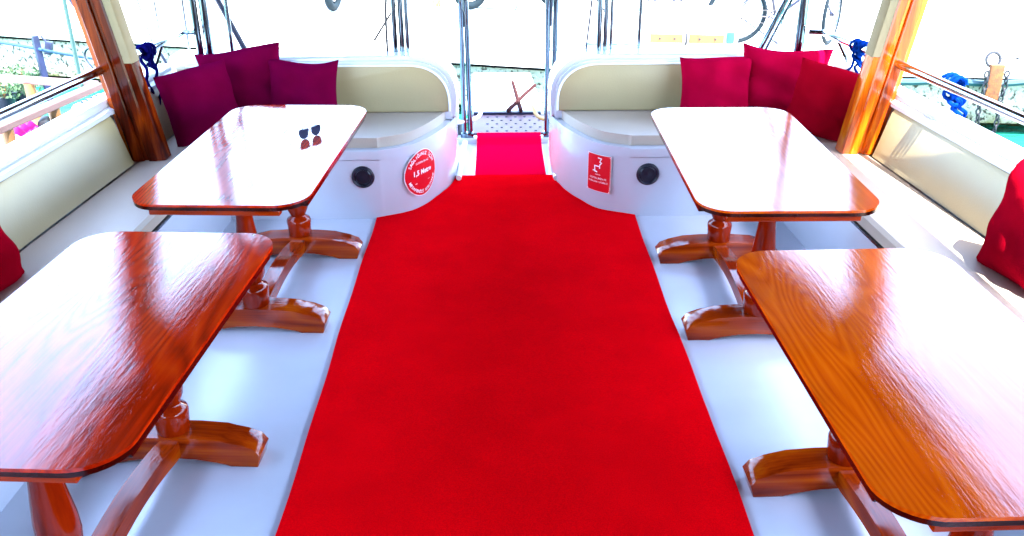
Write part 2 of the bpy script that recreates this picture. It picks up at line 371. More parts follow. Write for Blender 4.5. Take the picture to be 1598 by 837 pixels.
# ---- carpets
def wavy_carpet(name, x0, x1, y0, y1, z, th, mt, label, fx, fn, nx=34, ny=90, group=None):
    bm = B(); top = []
    for j in range(ny+1):
        row = []; ty = j/ny; y = y0+(y1-y0)*ty
        a, c = fx(y) if fx else (x0, x1)
        for i in range(nx+1):
            x = a+(c-a)*i/nx
            row.append(bm.verts.new((x, y, z+th+fn(x, y))))
        top.append(row)
    for j in range(ny):
        for i in range(nx): bm.faces.new((top[j][i], top[j][i+1], top[j+1][i+1], top[j+1][i]))
    edge = [top[0][i] for i in range(nx+1)]+[top[j][nx] for j in range(1, ny+1)]+[top[ny][i] for i in range(nx-1, -1, -1)]+[top[j][0] for j in range(ny-1, 0, -1)]
    lowv = [bm.verts.new((e.co.x, e.co.y, z)) for e in edge]
    n = len(edge)
    for k in range(n): bm.faces.new((edge[k], edge[(k+1) % n], lowv[(k+1) % n], lowv[k]))
    return tag(obj(name, bm, mt, smooth=60), label, 'carpet', group)
PL = [(.68, 4.60), (.505, 4.705), (.365, 4.98), (.297, 5.25), (.285, 5.52)]   # plan of the rounded stern-seat end
PLS = [(p.x, p.y) for p in smoothpath([(x, y, 0) for x, y in PL], 8)]
def base_x(y):
    if y <= PLS[0][1]: return None
    for a, c in zip(PLS, PLS[1:]):
        if a[1] <= y <= c[1]: return a[0]+(c[0]-a[0])*(y-a[1])/(c[1]-a[1])
    return PLS[-1][0]
def fx(y):
    wd = .708
    bx = base_x(y)
    if bx is not None: wd = min(wd, bx-.004)
    return CX-wd+.003*math.sin(y*3.1)+.002*math.sin(y*9), CX+wd+.004+.003*math.sin(y*2.7+1)+.002*math.sin(y*8+2)
def fn(x, y):
    f = 0
    f += .005*math.exp(-((y-5.03-.05*math.sin(x*5))/.035)**2)+.004*math.exp(-((y-4.86+.1*x)/.05)**2)
    f += .004*math.exp(-((y-4.35-.5*(x-.1))/.06)**2)*max(0, math.sin((x+.5)*2.4))
    f += .0035*math.exp(-((y-3.45+.35*(x-.2))/.05)**2)*max(0, math.cos((x-.45)*3))
    f += .003*math.exp(-((y-2.55-.2*x)/.05)**2)*max(0, math.cos((x-.5)*3))+.0012*math.sin(x*7+y*2.1)*math.sin(y*3.3)
    return f
wavy_carpet('carpet_runner', 0, 0, -1.5, 5.26, .003, .011, CARPET, 'wide bright red carpet running down the middle of the white deck', fx, fn, 40, 200)
wavy_carpet('gangway_carpet', -.15, .29, 5.268, 6.045, .004, .009, CARPET2, 'short narrow pinkish red carpet strip between the two stern seats, before the gangway', None,
            lambda x, y: .036*max(0, min(1, (y-5.88)/.06)), 12, 40)

# ---- side benches
def inner(y): return 1.515-.035*(y-3.3)
def sbase(y): return 1.905-.070*(y-3.26) if y > 3.26 else 1.905-.03*(y-3.26)
def strip(bm, prof, ys, s):
    """loft a closed cross-section given as [(offset function of y, z)]"""
    rings = [[bm.verts.new((CX+s*fx_(y), y, z)) for fx_, z in prof] for y in ys]
    n = len(prof)
    for a, c in zip(rings, rings[1:]):
        for k in range(n): bm.faces.new((a[k], a[(k+1) % n], c[(k+1) % n], c[k]))
    bm.faces.new(rings[0]); bm.faces.new(rings[-1][::-1])
YS = [-1.5+i*.3 for i in range(21)]+[4.85, 5.08]
def speaker(parent, M, r=.062):
    bm = B(); torus(bm, (0, 0, 0), r*.86, r*.15, M.to_3x3().to_4x4(), 32, 8); 
    bmesh.ops.translate(bm, vec=M.to_translation(), verts=bm.verts)
    sp = obj('speaker', bm, DARKSP, parent)
    bm = B(); lathe(bm, [(r*.02, -.004), (r*.76, -.004), (r*.76, .004), (r*.66, .008), (r*.62, .002), (r*.3, -.001), (r*.02, 0.006)], 32, M.to_translation(), M.to_3x3().to_4x4()); obj('cone', bm, DARKSP, sp)
    bm = B(); torus(bm, M.to_translation(), r*.72, r*.05, M.to_3x3().to_4x4(), 32, 6); obj('chrome_ring', bm, RAILS, sp)
for s, side in ((-1, 'left'), (1, 'right')):
    T = thing('side_bench', {'left': 'long cream bench along the left rail, in shade behind the two left tables', 'right': 'long cream bench along the right rail with sunlight on its seat'}[side], 'bench')
    bm = B(); strip(bm, [(lambda y: inner(y)+.035, 0), (lambda y: inner(y)+.015, .375), (lambda y: sbase(y)+.15, .375), (lambda y: sbase(y)+.15, 0)], YS, s); obj('bench_base', bm, GEL, T)
    bm = B(); strip(bm, [(lambda y: inner(y)+.006, .384), (lambda y: inner(y)-.004, .392), (lambda y: inner(y)-.004, .436), (lambda y: inner(y)+.012, .45), (lambda y: sbase(y)-.03, .45), (lambda y: sbase(y)-.012, .443), (lambda y: sbase(y)-.012, .384)], YS, s); obj('seat_cushion', bm, SEATV, T)
    bm = B(); strip(bm, [(lambda y: inner(y)-.010, .374), (lambda y: inner(y)-.010, .384), (lambda y: inner(y)+.03, .384), (lambda y: inner(y)+.03, .374)], YS, s); obj('edge_trim', bm, CHROME, T)
    # back cushion, leaning outwards, in two lengths split by the post
    for (ya, yb) in ((-1.5, 4.24), (4.50, 5.08)):
        ys = [ya+(yb-ya)*i/16 for i in range(17)]
        bm = B(); strip(bm, [(lambda y: sbase(y)-.012, .452), (lambda y: sbase(y)-.005, .47), (lambda y: sbase(y)+.050, .675), (lambda y: sbase(y)+.062, .69), (lambda y: sbase(y)+.10, .69), (lambda y: sbase(y)+.10, .452)], ys, s); obj('back_cushion', bm, VINYL, T)
    bm = B(); strip(bm, [(lambda y: sbase(y)+.060, .692), (lambda y: sbase(y)+.060, .712), (lambda y: sbase(y)+.085, .722), (lambda y: sbase(y)+.16, .722), (lambda y: sbase(y)+.16, .692)], YS, s); obj('inner_ledge', bm, GEL, T)
    bm = B(); strip(bm, [(lambda y: sbase(y)+.090, .7225), (lambda y: sbase(y)+.090, .745), (lambda y: sbase(y)+.10, .757), (lambda y: sbase(y)+.172, .757), (lambda y: sbase(y)+.184, .745), (lambda y: sbase(y)+.184, .675), (lambda y: sbase(y)+.1605, .675), (lambda y: sbase(y)+.1605, .7225)], YS, s); obj('gunwale_cap', bm, GEL, T)
    bm = B(); strip(bm, [(lambda y: sbase(y)+.1005, .0), (lambda y: sbase(y)+.1005, .6915), (lambda y: sbase(y)+.159, .6915), (lambda y: sbase(y)+.159, 0)], YS, s); obj('bulwark', bm, GEL, T)
    # loudspeakers let into the bench front
    for y in ((2.08,) if s < 0 else (3.02,)):
        M = Matrix.Translation((CX+s*(inner(y)+.022), y, .25)) @ Matrix.Rotation(-s*PI/2, 4, 'Y')
        speaker(T, M, .062)

# ---- stern seats
def wrap(u, s):
    """walk along the plan of the stern seat: u metres from the corner (.68,4.60); negative = along the flat front"""
    if u <= 0: return Vector((CX+s*(.68-u), 4.60, 0)), Vector((0, -1, 0))
    acc = 0
    for a, c in zip(PLS, PLS[1:]):
        l = math.hypot(c[0]-a[0], c[1]-a[1])
        if acc+l >= u:
            f = (u-acc)/l; x = a[0]+(c[0]-a[0])*f; y = a[1]+(c[1]-a[1])*f
            return Vector((CX+s*x, y, 0)), Vector((-s*(c[1]-a[1])/l, (c[0]-a[0])/l, 0)).normalized()
        acc += l
    return Vector((CX+s*PLS[-1][0], PLS[-1][1], 0)), Vector((-s, 0, 0))
def off_plan(d, s, back=5.30):
    """outline of the seat grown outwards by d"""
    pts = []
    raw = [(inner(4.6)+.02 if False else 1.50, 4.60)]+PLS
    for i, p in enumerate(raw):
        a = raw[max(0, i-1)]; c = raw[min(len(raw)-1, i+1)]
        tx, ty = c[0]-a[0], c[1]-a[1]; l = math.hypot(tx, ty)
        pts.append((CX+s*(p[0]+(ty/l)*-d*1.0), p[1]+(tx/l)*d*1.0))
    pts = [q for q in pts if q[1] <= back]
    pts.append((pts[-1][0], back)); pts.append((CX+s*1.50, back))
    return pts
def arch(x_in, x_out, z0, z1, r, s, n=12, p=2.3):
    """face outline of the stern seat back: rounded at the gangway end"""
    pts = [(CX+s*x_out, z0)]
    pts.append((CX+s*x_out, z1))
    for k in range(n+1):
        a = PI/2*k/n
        pts.append((CX+s*(x_in+r-r*abs(math.sin(a))**(2/p)), z1-(min(r, z1-z0)*.92)*(1-abs(math.cos(a))**(2/p))))
    pts.append((CX+s*x_in, z0))
    return pts
for s, side in ((-1, 'left'), (1, 'right')):
    T = thing('stern_bench', {'left': 'white stern seat with rounded end left of the gangway, round red sticker on its side', 'right': 'white stern seat with rounded end right of the gangway, rectangular red sticker on its side'}[side], 'seat', (0, 0, 0))
    bm = B(); prism(bm, off_plan(0, s, 5.46), 0, .335, 'z'); obj('seat_base', bm, GEL, T)
    bm = B(); prism(bm, off_plan(.012, s, 5.45), .338, .395, 'z', bevel=.010, seg=3); obj('rim', bm, GEL, T)
    bm = B(); prism(bm, off_plan(-.028, s, 5.16), .396, .452, 'z', bevel=.014, seg=3); obj('seat_cushion', bm, SEATV, T)
    bm = B(); prism(bm, arch(.275, 1.92, .397, .765, .27, s), 5.19, 5.44, 'y', bevel=.028, seg=4); obj('coaming', bm, GEL, T)
    bm = B(); prism(bm, arch(.302, 1.86, .398, .742, .255, s), 5.155, 5.20, 'y', bevel=.008, seg=3); obj('arch_trim', bm, GEL, T)
    bm = B(); prism(bm, arch(.318, 1.86, .454, .722, .24, s), 5.115, 5.175, 'y', bevel=.012, seg=3); obj('seat_back', bm, VINYL, T)
    pp = [(x, 5.112, z) for x, z in arch(.314, 1.80, .46, .728, .244, s)[1:]]
    bm = B(); tube(bm, pp, .006, 8); obj('piping', bm, PIPE, T)
    cx_ = {-1: -.735, 1: .805}[s]
    speaker(T, Matrix.Translation((cx_, 4.598, .243)) @ Matrix.Rotation(PI/2, 4, 'X'), .062)

# round drain set in the deck beside the near left table
p = at_z(127, 733, .002); T = thing('deck_drain', 'round dark deck drain with a chrome ring, half under the near left table', 'drain', p)
bm = B(); torus(bm, (0, 0, .004), .040, .007, None, 36, 8); obj('chrome_ring', bm, CHROME, T)
bm = B(); lathe(bm, [(.034, .0), (.034, .003), (.01, .001)], 28); obj('grille', bm, DARKSP, T)
# stickers: flat prints wrapped on the curved seat side
def wrapped(bm_in, u0, z0, s, eps):
    for v_ in bm_in.verts:
        p, n = wrap(u0+v_.co.x*(-s), s)      # local +x reads left to right for someone facing the seat
        z = z0+v_.co.y; v_.co = Vector((p.x, p.y, z))+n*(eps+v_.co.z)
    return bm_in
def text_bm(txt, size, x, y, align='CENTER', bold=0):
    cu = bpy.data.curves.new('print', 'FONT'); cu.body = txt; cu.size = size; cu.align_x = align; cu.align_y = 'CENTER'; cu.resolution_u = 2; cu.offset = bold
    o = bpy.data.objects.new('print', cu); COL.objects.link(o)
    bpy.context.view_layer.update()
    me = bpy.data.meshes.new_from_object(o); bm = B(); bm.from_mesh(me)
    bpy.data.objects.remove(o); bpy.data.curves.remove(cu); bpy.data.meshes.remove(me)
    bmesh.ops.translate(bm, vec=(x, y, 0), verts=bm.verts); return bm
def join(bm, other):
    me = bpy.data.meshes.new('tmp'); other.to_mesh(me); other.free(); bm.from_mesh(me); bpy.data.meshes.remove(me)
def arc_text(bm, txt, r, size, a_mid, span, inward=False):
    n = len(txt)
    for i, ch in enumerate(txt):
        if ch == ' ': continue
        f = (i/(n-1)-.5)
        a = a_mid+(f*span if inward else -f*span)
        t_ = text_bm(ch, size, 0, 0, bold=.0006)
        rot = a-PI/2 if not inward else a+PI/2
        bmesh.ops.rotate(t_, cent=(0, 0, 0), matrix=Matrix.Rotation(rot, 3, 'Z'), verts=t_.verts)
        bmesh.ops.translate(t_, vec=(r*math.cos(a), r*math.sin(a), 0), verts=t_.verts); join(bm, t_)
def disc_grid(bm, r, th, n=40, rings=8):
    c = bm.verts.new((0, 0, th)); prev = None
    for k in range(1, rings+1):
        ring = [bm.verts.new((r*k/rings*math.cos(2*PI*i/n), r*k/rings*math.sin(2*PI*i/n), th)) for i in range(n)]
        for i in range(n):
            if prev: bm.faces.new((prev[i], ring[i], ring[(i+1) % n], prev[(i+1) % n]))
            else: bm.faces.new((c, ring[i], ring[(i+1) % n]))
        prev = ring
T = thing('round_sticker', 'round red distance sticker with white lettering on the rounded end of the left seat', 'sticker')
U0, Z0 = .27, .215
bm = B(); disc_grid(bm, .134, .0); wrapped(bm, U0, Z0, -1, .0145); obj('sticker_border', bm, WHT, T)
bm = B(); disc_grid(bm, .129, .0); wrapped(bm, U0, Z0, -1, .0160); obj('sticker_face', bm, RED, T)
bm = B(); join(bm, text_bm('1,5 Metre', .040, 0, .006, bold=.0012))
arc_text(bm, 'SAĞLIĞINIZ İÇİN', .108, .026, PI/2, R(125))
arc_text(bm, 'MESAFENİZİ KORUYUNUZ', .109, .022, -PI/2, R(135), True)
join(bm, text_bm('LÜTFEN EN AZ', .017, 0, .062)); 
box(bm, (0, -.052, 0), (.13, .0022, .0001))
wrapped(bm, U0, Z0, -1, .0175); tag(obj('sticker_lettering', bm, WHT, T), kind='stuff')
T = thing('square_sticker', 'upright rectangular red sticker with a white seat symbol on the right stern seat', 'sticker')
U0, Z0 = .18, .225
def rect_grid(w_, h_, n=8):
    bm = B(); g = [[bm.verts.new((-w_/2+w_*i/n, -h_/2+h_*j/n, 0)) for j in range(n+1)] for i in range(n+1)]
    for i in range(n):
        for j in range(n): bm.faces.new((g[i][j], g[i+1][j], g[i+1][j+1], g[i][j+1]))
    return bm
obj('sticker_border', wrapped(rect_grid(.156, .215), U0, Z0, 1, .0145), WHT, T)
obj('sticker_face', wrapped(rect_grid(.150, .209), U0, Z0, 1, .0160), RED, T)
bm = B()
def stroke(bm, a, c, th=.006):
    a = Vector((*a, 0)); c = Vector((*c, 0)); d = (c-a).normalized(); n = Vector((-d.y, d.x, 0))*th/2; a = a-d*th/2; c = c+d*th/2
    bm.faces.new([bm.verts.new(p) for p in (a-n, c-n, c+n, a+n)])
for a, c in (((.002, .088), (.020, .086)), ((.020, .086), (.010, .066)), ((.010, .066), (.021, .062)), ((.021, .062), (.010, .048)),
             ((-.022, .040), (.010, .040)), ((.010, .040), (.010, .032)), ((-.022, .040), (-.020, .014)), ((-.020, .014), (-.030, .012)), ((-.020, .010), (-.006, .008))): stroke(bm, a, c)
join(bm, text_bm('SOSYAL MESAFE', .015, 0, -.030)); join(bm, text_bm('KURALINA UYUNUZ', .0135, 0, -.050)); join(bm, text_bm('LÜTFEN', .009, 0, -.008))
for q in ((-.069, .098), (.069, .098), (-.069, -.098), (.069, -.098)):
    box(bm, (q[0], q[1], 0), (.004, .004, .0001))
for a, c in (((-.072, -.101), (.072, -.101)), ((-.072, .101), (.072, .101)), ((-.072, -.101), (-.072, .101)), ((.072, -.101), (.072, .101))): stroke(bm, a, c, .0014)
tag(obj('sticker_lettering', wrapped(bm, U0, Z0, 1, .0175), WHT, T), kind='stuff')

# ---- roof and posts
roof = thing('sun_roof', 'flat wooden sun roof over the stern deck, seen mirrored in the table tops', 'roof')
RO = [(-2.13, 4.0), (-2.03, 5.2), (-1.90, 6.0), (-1.6, 6.15)]
edge = [(CX-2.16, -2.0)]+[(CX+x, y) for x, y in RO]+[(CX-x, y) for x, y in RO[::-1]]+[(CX+2.16, -2.0)]
bm = B(); prism(bm, edge, 2.13, 2.17, 'z'); obj('roof_boards', bm, WROOF, roof, smooth=0)
for s in (-1, 1):
    bm = B(); pr = [(-2.16, -2)]+RO
    pts = [(CX-s*x, y) for x, y in pr]; inn = [(CX-s*(x+.09), y-.03) for x, y in pr]
    prism(bm, pts+inn[::-1], 2.06, 2.129, 'z'); obj('edge_beam', bm, WROOF, roof, smooth=0)
for y in (-1.2, .2, 1.6, 3.0, 4.36, 5.6):
    bm = B(); hwid = 2.0 if y < 5 else 1.86; box(bm, (CX, y, 2.10), (2*hwid, .07, .058), bevel=.004, seg=1); obj('cross_beam', bm, WROOF, roof, smooth=0)
for s, side in ((-1, 'left'), (1, 'right')):
    base = Vector((CX+s*1.775, 4.33, .452)); top = Vector((CX+s*2.045, 4.36, 2.058))
    T = thing('wooden_post', {'left': 'dark red varnished wooden roof post between bench back and pillows on the left', 'right': 'amber varnished wooden roof post between bench back and pillows on the right'}[side], 'post', base)
    dv = top-base
    sh = Matrix(((1, 0, dv.x/dv.z, 0), (0, 1, dv.y/dv.z, 0), (0, 0, 1, 0), (0, 0, 0, 1)))
    bm = B(); w2, d2, ch = .050, .055, .012
    # grooved section: two round-nosed staves with a sunk channel between them
    prof = [(-.052, -.05), (-.045, -.058), (-.014, -.058), (-.008, -.050), (-.008, -.040), (.012, -.040), (.012, -.050), (.018, -.058), (.062, -.058), (.070, -.050), (.070, .05), (.062, .058), (-.045, .058), (-.052, .05)]
    prism(bm, [(s*a, c) for a, c in prof], 0, dv.z, 'z')
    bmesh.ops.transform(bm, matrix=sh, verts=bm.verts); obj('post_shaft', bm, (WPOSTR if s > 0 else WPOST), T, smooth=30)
    bm = B(); prism(bm, [(s*.071, -.045), (s*.092, -.04), (s*.092, .04), (s*.071, .045)], 0, dv.z, 'z'); bmesh.ops.transform(bm, matrix=sh, verts=bm.verts); obj('outer_stave', bm, WPOSTR, T, smooth=30)  # on the left post the bright wood paints its sky-lit outer edge
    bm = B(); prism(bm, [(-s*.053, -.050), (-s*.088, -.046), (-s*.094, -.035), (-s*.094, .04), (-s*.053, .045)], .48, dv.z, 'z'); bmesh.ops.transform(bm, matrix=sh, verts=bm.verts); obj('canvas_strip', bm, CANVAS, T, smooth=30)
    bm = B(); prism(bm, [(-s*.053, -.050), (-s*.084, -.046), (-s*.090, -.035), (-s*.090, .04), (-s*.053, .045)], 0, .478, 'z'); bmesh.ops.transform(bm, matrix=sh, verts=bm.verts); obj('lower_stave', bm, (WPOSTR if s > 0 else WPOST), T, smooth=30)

# ---- unseen wheelhouse forward, added to darken steel reflections and block sky light
wh = thing('wheelhouse', 'unseen varnished wheelhouse front added behind the photographer to darken reflections and block sky light', 'wheelhouse', (CX, -1.55, 0))
for (x, wd_) in ((-1.72, .9), (-.6, .12), (.6, .12), (1.72, .9)):
    bm = B(); box(bm, (x, 0, 1.06), (wd_, .08, 2.10), bevel=.01); obj('wall_panel', bm, WROOF, wh)
for x in (-.92, .92):
    bm = B(); box(bm, (x, .002, .5), (.66, .06, .98), bevel=.01); obj('wall_panel', bm, WROOF, wh)
    bm = B(); box(bm, (x, 0, 1.45), (.62, .015, .9)); obj('window', bm, DARKSP, wh)
bm = B(); box(bm, (0, -.01, 1.0), (1.06, .05, 1.98), bevel=.01); dr = obj('door', bm, WPOST, wh)
bm = B(); tube(bm, [(.42, .03, 1.0), (.42, .08, 1.0), (.34, .08, 1.0)], .012, 8); obj('handle', bm, CHROME, dr)

# ---- tables
TW, TL, TZ = .685, 1.33, .68
def rrect(w_, l_, r, n=8):
    pts = []
    for (sx_, sy_, a0) in ((1, 1, 0), (-1, 1, 90), (-1, -1, 180), (1, -1, 270)):
        for k in range(n+1):
            a = R(a0+90*k/n); pts.append((sx_*(w_/2-r)+r*math.cos(a), sy_*(l_/2-r)+r*math.sin(a)))
    return pts
def make_table(name, label, top_mat, group):
    T = thing(name, label, 'table', group=group)
    bm = B(); prism(bm, rrect(TW, TL, .125, 10), TZ-.0095, TZ, 'z', bevel=.004, seg=3); obj('table_top', bm, top_mat, T, smooth=30)
    bm = B(); prism(bm, rrect(TW-.004, TL-.004, .123, 10), TZ-.024, TZ-.0098, 'z', bevel=.003, seg=2); obj('edge_shade_band', bm, WDARK, T, smooth=30)  # dark band paints the shade on the edge of the top
    for y in (-TL/2+.030, TL/2-.030):
        bm = B(); box(bm, (0, y, TZ-.034), (TW-.19, .035, .026), bevel=.003, seg=1); obj('end_batten', bm, WLEGX, T)
    for x in (-TW/2+.030, TW/2-.030):
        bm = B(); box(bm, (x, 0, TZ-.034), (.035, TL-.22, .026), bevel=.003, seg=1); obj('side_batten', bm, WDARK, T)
    for y in (-.36, .36):
        # foot: arched sledge with sloping shoulders
        top = [(-.305, .045), (-.285, .072), (-.24, .090), (-.17, .104), (-.08, .110), (.08, .110), (.17, .104), (.24, .090), (.285, .072), (.305, .045)]
        bot = [(.292, 0), (.20, 0), (.15, .016), (.08, .027), (0, .030), (-.08, .027), (-.15, .016), (-.20, 0), (-.292, 0)]
        bm = B(); prism(bm, top+bot, y-.055, y+.055, 'y', bevel=.006, seg=2); ft = obj('foot', bm, WLEGX, T, smooth=30)
        pr = [(.052, .108), (.056, .115), (.057, .150), (.060, .185), (.056, .197), (.040, .207), (.036, .214), (.041, .225), (.052, .250), (.0565, .285), (.055, .33), (.048, .39), (.040, .45), (.035, .50), (.034, .53),
              (.037, .545), (.048, .553), (.050, .565), (.042, .575), (.040, .582), (.052, .592), (.060, .610), (.060, .634), (.05, .6595)]
        bm = B(); lathe(bm, pr, 28, (0, y, 0)); obj('column', bm, WLEGZ, T, smooth=50)
        bm = B(); box(bm, (0, y, TZ-.0345), (.42, .075, .028), bevel=.004, seg=1); obj('top_bearer', bm, WLEGX, T)
    up = [(-.32+.64*k/12, .096+.030*math.sin(PI*k/12)) for k in range(13)]; dn = [(.32-.64*k/12, .035+.034*math.sin(PI*k/12)) for k in range(13)]
    bm = B(); prism(bm, up+dn, -.034, .034, 'x', bevel=.004, seg=1); obj('stretcher', bm, WLEGY, T, smooth=30)
    return T
TG = 'long varnished tables in front of the side benches'
tabs = {}
spec_ = {  # centre, rotation, scale, label
 'FL': ((-1.016, 3.765), -3.0, (.985, 1.04, 1), 'far left varnished table with a pair of sunglasses lying on it'),
 'NL': ((-1.112, 2.190), -3.6, (.975, .955, 1), 'near left red brown varnished table, its top cut off by the left frame edge'),
 'FR': ((1.066, 3.648), -.8, (.98, 1.04, 1), 'far right varnished table with an empty top, nearest the right stern seat'),
 'NR': ((1.085, 1.989), .9, (1.0, .953, 1), 'near right amber varnished table, its top cut off by the right frame edge')}
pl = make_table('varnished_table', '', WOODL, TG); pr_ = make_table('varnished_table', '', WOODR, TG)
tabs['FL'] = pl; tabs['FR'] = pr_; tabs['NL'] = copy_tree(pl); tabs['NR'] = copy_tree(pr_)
for k, (c, rz, sc, lb) in spec_.items():
    T = tabs[k]; T.location = (c[0], c[1], .0); T.rotation_euler = (0, 0, R(rz)); T.scale = sc; T['label'] = lb
    for ch in T.children:
        if k in ('NL', 'NR') and ch.name.split('.')[0] in ('foot', 'column', 'stretcher', 'top_bearer'): ch.location.y -= .045
# sunglasses
g = thing('sunglasses', 'dark blue sunglasses with thin metal arms lying on the far left table', 'sunglasses', (-.845, 3.905, TZ+.0015), R(52)); g.scale = (.9, .9, .9)
def lens_poly(s): return [(s*a, c) for a, c in ((.010, .046), (.062, .049), (.069, .040), (.066, .018), (.052, .003), (.030, .001), (.014, .014))]
for s in (-1, 1):
    bm = B(); prism(bm, [(x, z) for x, z in lens_poly(s)], -.0015, .0015, 'y'); o = obj('lens', bm, mat('blue_tinted_lens', (.002, .003, .03), .3, spec=.2) if s < 0 else bpy.data.materials['blue_tinted_lens'], g, smooth=0)
    pts = smoothpath([(x, 0, z) for x, z in lens_poly(s)], 3, True); bm = B(); tube(bm, pts+[pts[0]], .0014, 6); obj('lens_rim', bm, CHROME, g)
    bm = B(); tube(bm, [(s*.068, 0, .042), (s*.070, .03, .040), (s*.066, .10, .032), (s*.060, .132, .004)], .0016, 6); obj('temple_arm', bm, CHROME, g)
bm = B(); tube(bm, [(-.012, 0, .036), (0, -.002, .040), (.012, 0, .036)], .0016, 6); obj('bridge', bm, CHROME, g)

# ---- pillows
def pillow(name, label, loc, yaw, tilt, roll=0, w_=.43, h_=.40, th=.088, mt=CUSH, seed=0):
    rnd = random.Random(seed); n = 22; bm = B()
    ph = [rnd.uniform(0, 6) for _ in range(6)]
    grid = {}
    for side in (1, -1):
        for i in range(n+1):
            for j in range(n+1):
                u = -1+2*i/n; v_ = -1+2*j/n
                key = (i, j, side if 0 < i < n and 0 < j < n else 0)
                if key in grid: continue
                pin = .10
                x = u*(1-pin*(1-v_*v_))*w_/2; y = v_*(1-pin*(1-u*u))*h_/2
                e = (max(0, 1-u**4)*max(0, 1-v_**4))**.55
                wr = .013*math.sin(5*u+3*v_+ph[0])*math.sin(4*v_-2*u+ph[1])+.008*math.sin(9*u*v_+ph[2])+.008*math.sin(7*u-6*v_+ph[4])*u*v_
                z = key[2]*(th*e+wr*e)
                # seam folds running in from the corners
                cdist = math.hypot(abs(u)-1, abs(v_)-1)
                z += key[2]*.008*math.sin(14*math.atan2(1-abs(v_)+.01, 1-abs(u)+.01))*math.exp(-cdist*3)*e
                if v_ > 0: y += .012*math.sin(2.2*u+ph[3])*v_
                grid[key] = bm.verts.new((x, y, z))
    def G(i, j, s_): return grid[(i, j, s_ if 0 < i < n and 0 < j < n else 0)]
    for s_ in (1, -1):
        for i in range(n):
            for j in range(n):
                q = [G(i, j, s_), G(i+1, j, s_), G(i+1, j+1, s_), G(i, j+1, s_)]
                try: bm.faces.new(q if s_ > 0 else q[::-1])
                except ValueError: pass
    o = obj(name, bm, mt, smooth=75)
    # local: x across, y up the pillow, z outwards; yaw = compass heading of the outward face (0 = towards the camera)
    Mx = Matrix.Translation(loc) @ Matrix.Rotation(yaw, 4, 'Z') @ Matrix.Rotation(PI/2-tilt, 4, 'X') @ Matrix.Rotation(roll, 4, 'Z')
    o.matrix_world = Mx
    return tag(o, label, 'pillow', 'crimson throw pillows on the benches')
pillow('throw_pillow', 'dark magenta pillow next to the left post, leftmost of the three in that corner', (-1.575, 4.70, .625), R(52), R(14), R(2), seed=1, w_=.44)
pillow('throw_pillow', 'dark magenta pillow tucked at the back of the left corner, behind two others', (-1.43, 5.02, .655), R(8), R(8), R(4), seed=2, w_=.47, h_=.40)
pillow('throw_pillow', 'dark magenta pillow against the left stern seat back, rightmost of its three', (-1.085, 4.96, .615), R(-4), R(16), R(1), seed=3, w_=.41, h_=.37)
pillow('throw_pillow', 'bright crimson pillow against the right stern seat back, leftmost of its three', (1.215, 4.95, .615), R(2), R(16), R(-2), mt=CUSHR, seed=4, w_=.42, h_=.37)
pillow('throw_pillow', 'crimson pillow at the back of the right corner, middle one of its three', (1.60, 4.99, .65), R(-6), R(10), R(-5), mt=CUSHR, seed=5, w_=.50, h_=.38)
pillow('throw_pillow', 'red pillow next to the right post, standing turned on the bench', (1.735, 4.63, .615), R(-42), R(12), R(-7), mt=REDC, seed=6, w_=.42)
pillow('throw_pillow', 'dark red pillow on the left bench, cut off by the left frame edge', (-1.85, 2.83, .60), R(82), R(16), R(0), mt=REDC, seed=7, w_=.44)
pillow('throw_pillow', 'large red pillow on the right bench, cut off by the right frame edge', (1.885, 2.86, .63), R(-84), R(14), R(3), mt=REDC, seed=8, w_=.44, h_=.44)

# ---- stainless frames at the stern
def steel(name, label, cat, tubes, group=None, parts=None):
    T = thing(name, label, cat, group=group)
    for nm, pts, r, mt in tubes:
        bm = B(); tube(bm, pts, r, 12); obj(nm, bm, mt, T)
    return T
ZT = .762; ZR = 2.06
def V(px, py, z): return at_z(px, py, z)
a = V(624, 87, ZT)
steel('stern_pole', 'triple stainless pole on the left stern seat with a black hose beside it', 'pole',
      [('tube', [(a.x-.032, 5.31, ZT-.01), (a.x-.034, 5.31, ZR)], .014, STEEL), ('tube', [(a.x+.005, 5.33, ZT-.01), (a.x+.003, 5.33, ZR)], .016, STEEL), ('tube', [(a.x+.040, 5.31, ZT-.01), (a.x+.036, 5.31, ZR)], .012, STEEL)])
a = V(603, 84, ZT)
bm = B(); tube(bm, smoothpath([(a.x, 5.33, ZT), (a.x+.005, 5.33, 1.0), (a.x+.03, 5.33, 1.2), (a.x+.07, 5.33, 1.5), (a.x+.075, 5.33, 2.06)], 6), .007, 8); tag(obj('hose', bm, BLACK), 'thin black hose rising beside the triple pole on the left stern seat', 'hose')
a = V(318, 96, ZT)
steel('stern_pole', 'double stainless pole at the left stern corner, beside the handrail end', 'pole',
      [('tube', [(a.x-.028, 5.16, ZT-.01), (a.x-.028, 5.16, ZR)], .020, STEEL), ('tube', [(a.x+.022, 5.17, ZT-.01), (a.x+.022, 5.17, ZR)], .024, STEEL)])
a = V(360, 91, ZT)
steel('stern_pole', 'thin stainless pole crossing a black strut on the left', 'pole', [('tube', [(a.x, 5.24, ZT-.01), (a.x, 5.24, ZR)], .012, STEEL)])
a = V(379, 88, ZT); c = at_y(340, 0, 5.36)
dd = (c-Vector((a.x, 5.34, ZT))); top = Vector((a.x, 5.34, ZT))+dd*1.5
steel('roof_strut', 'slanting black roof strut behind the left pillows', 'strut', [('tube', [(a.x, 5.34, ZT-.01), top], .017, NAVY)])
a = V(942, 83, ZT)
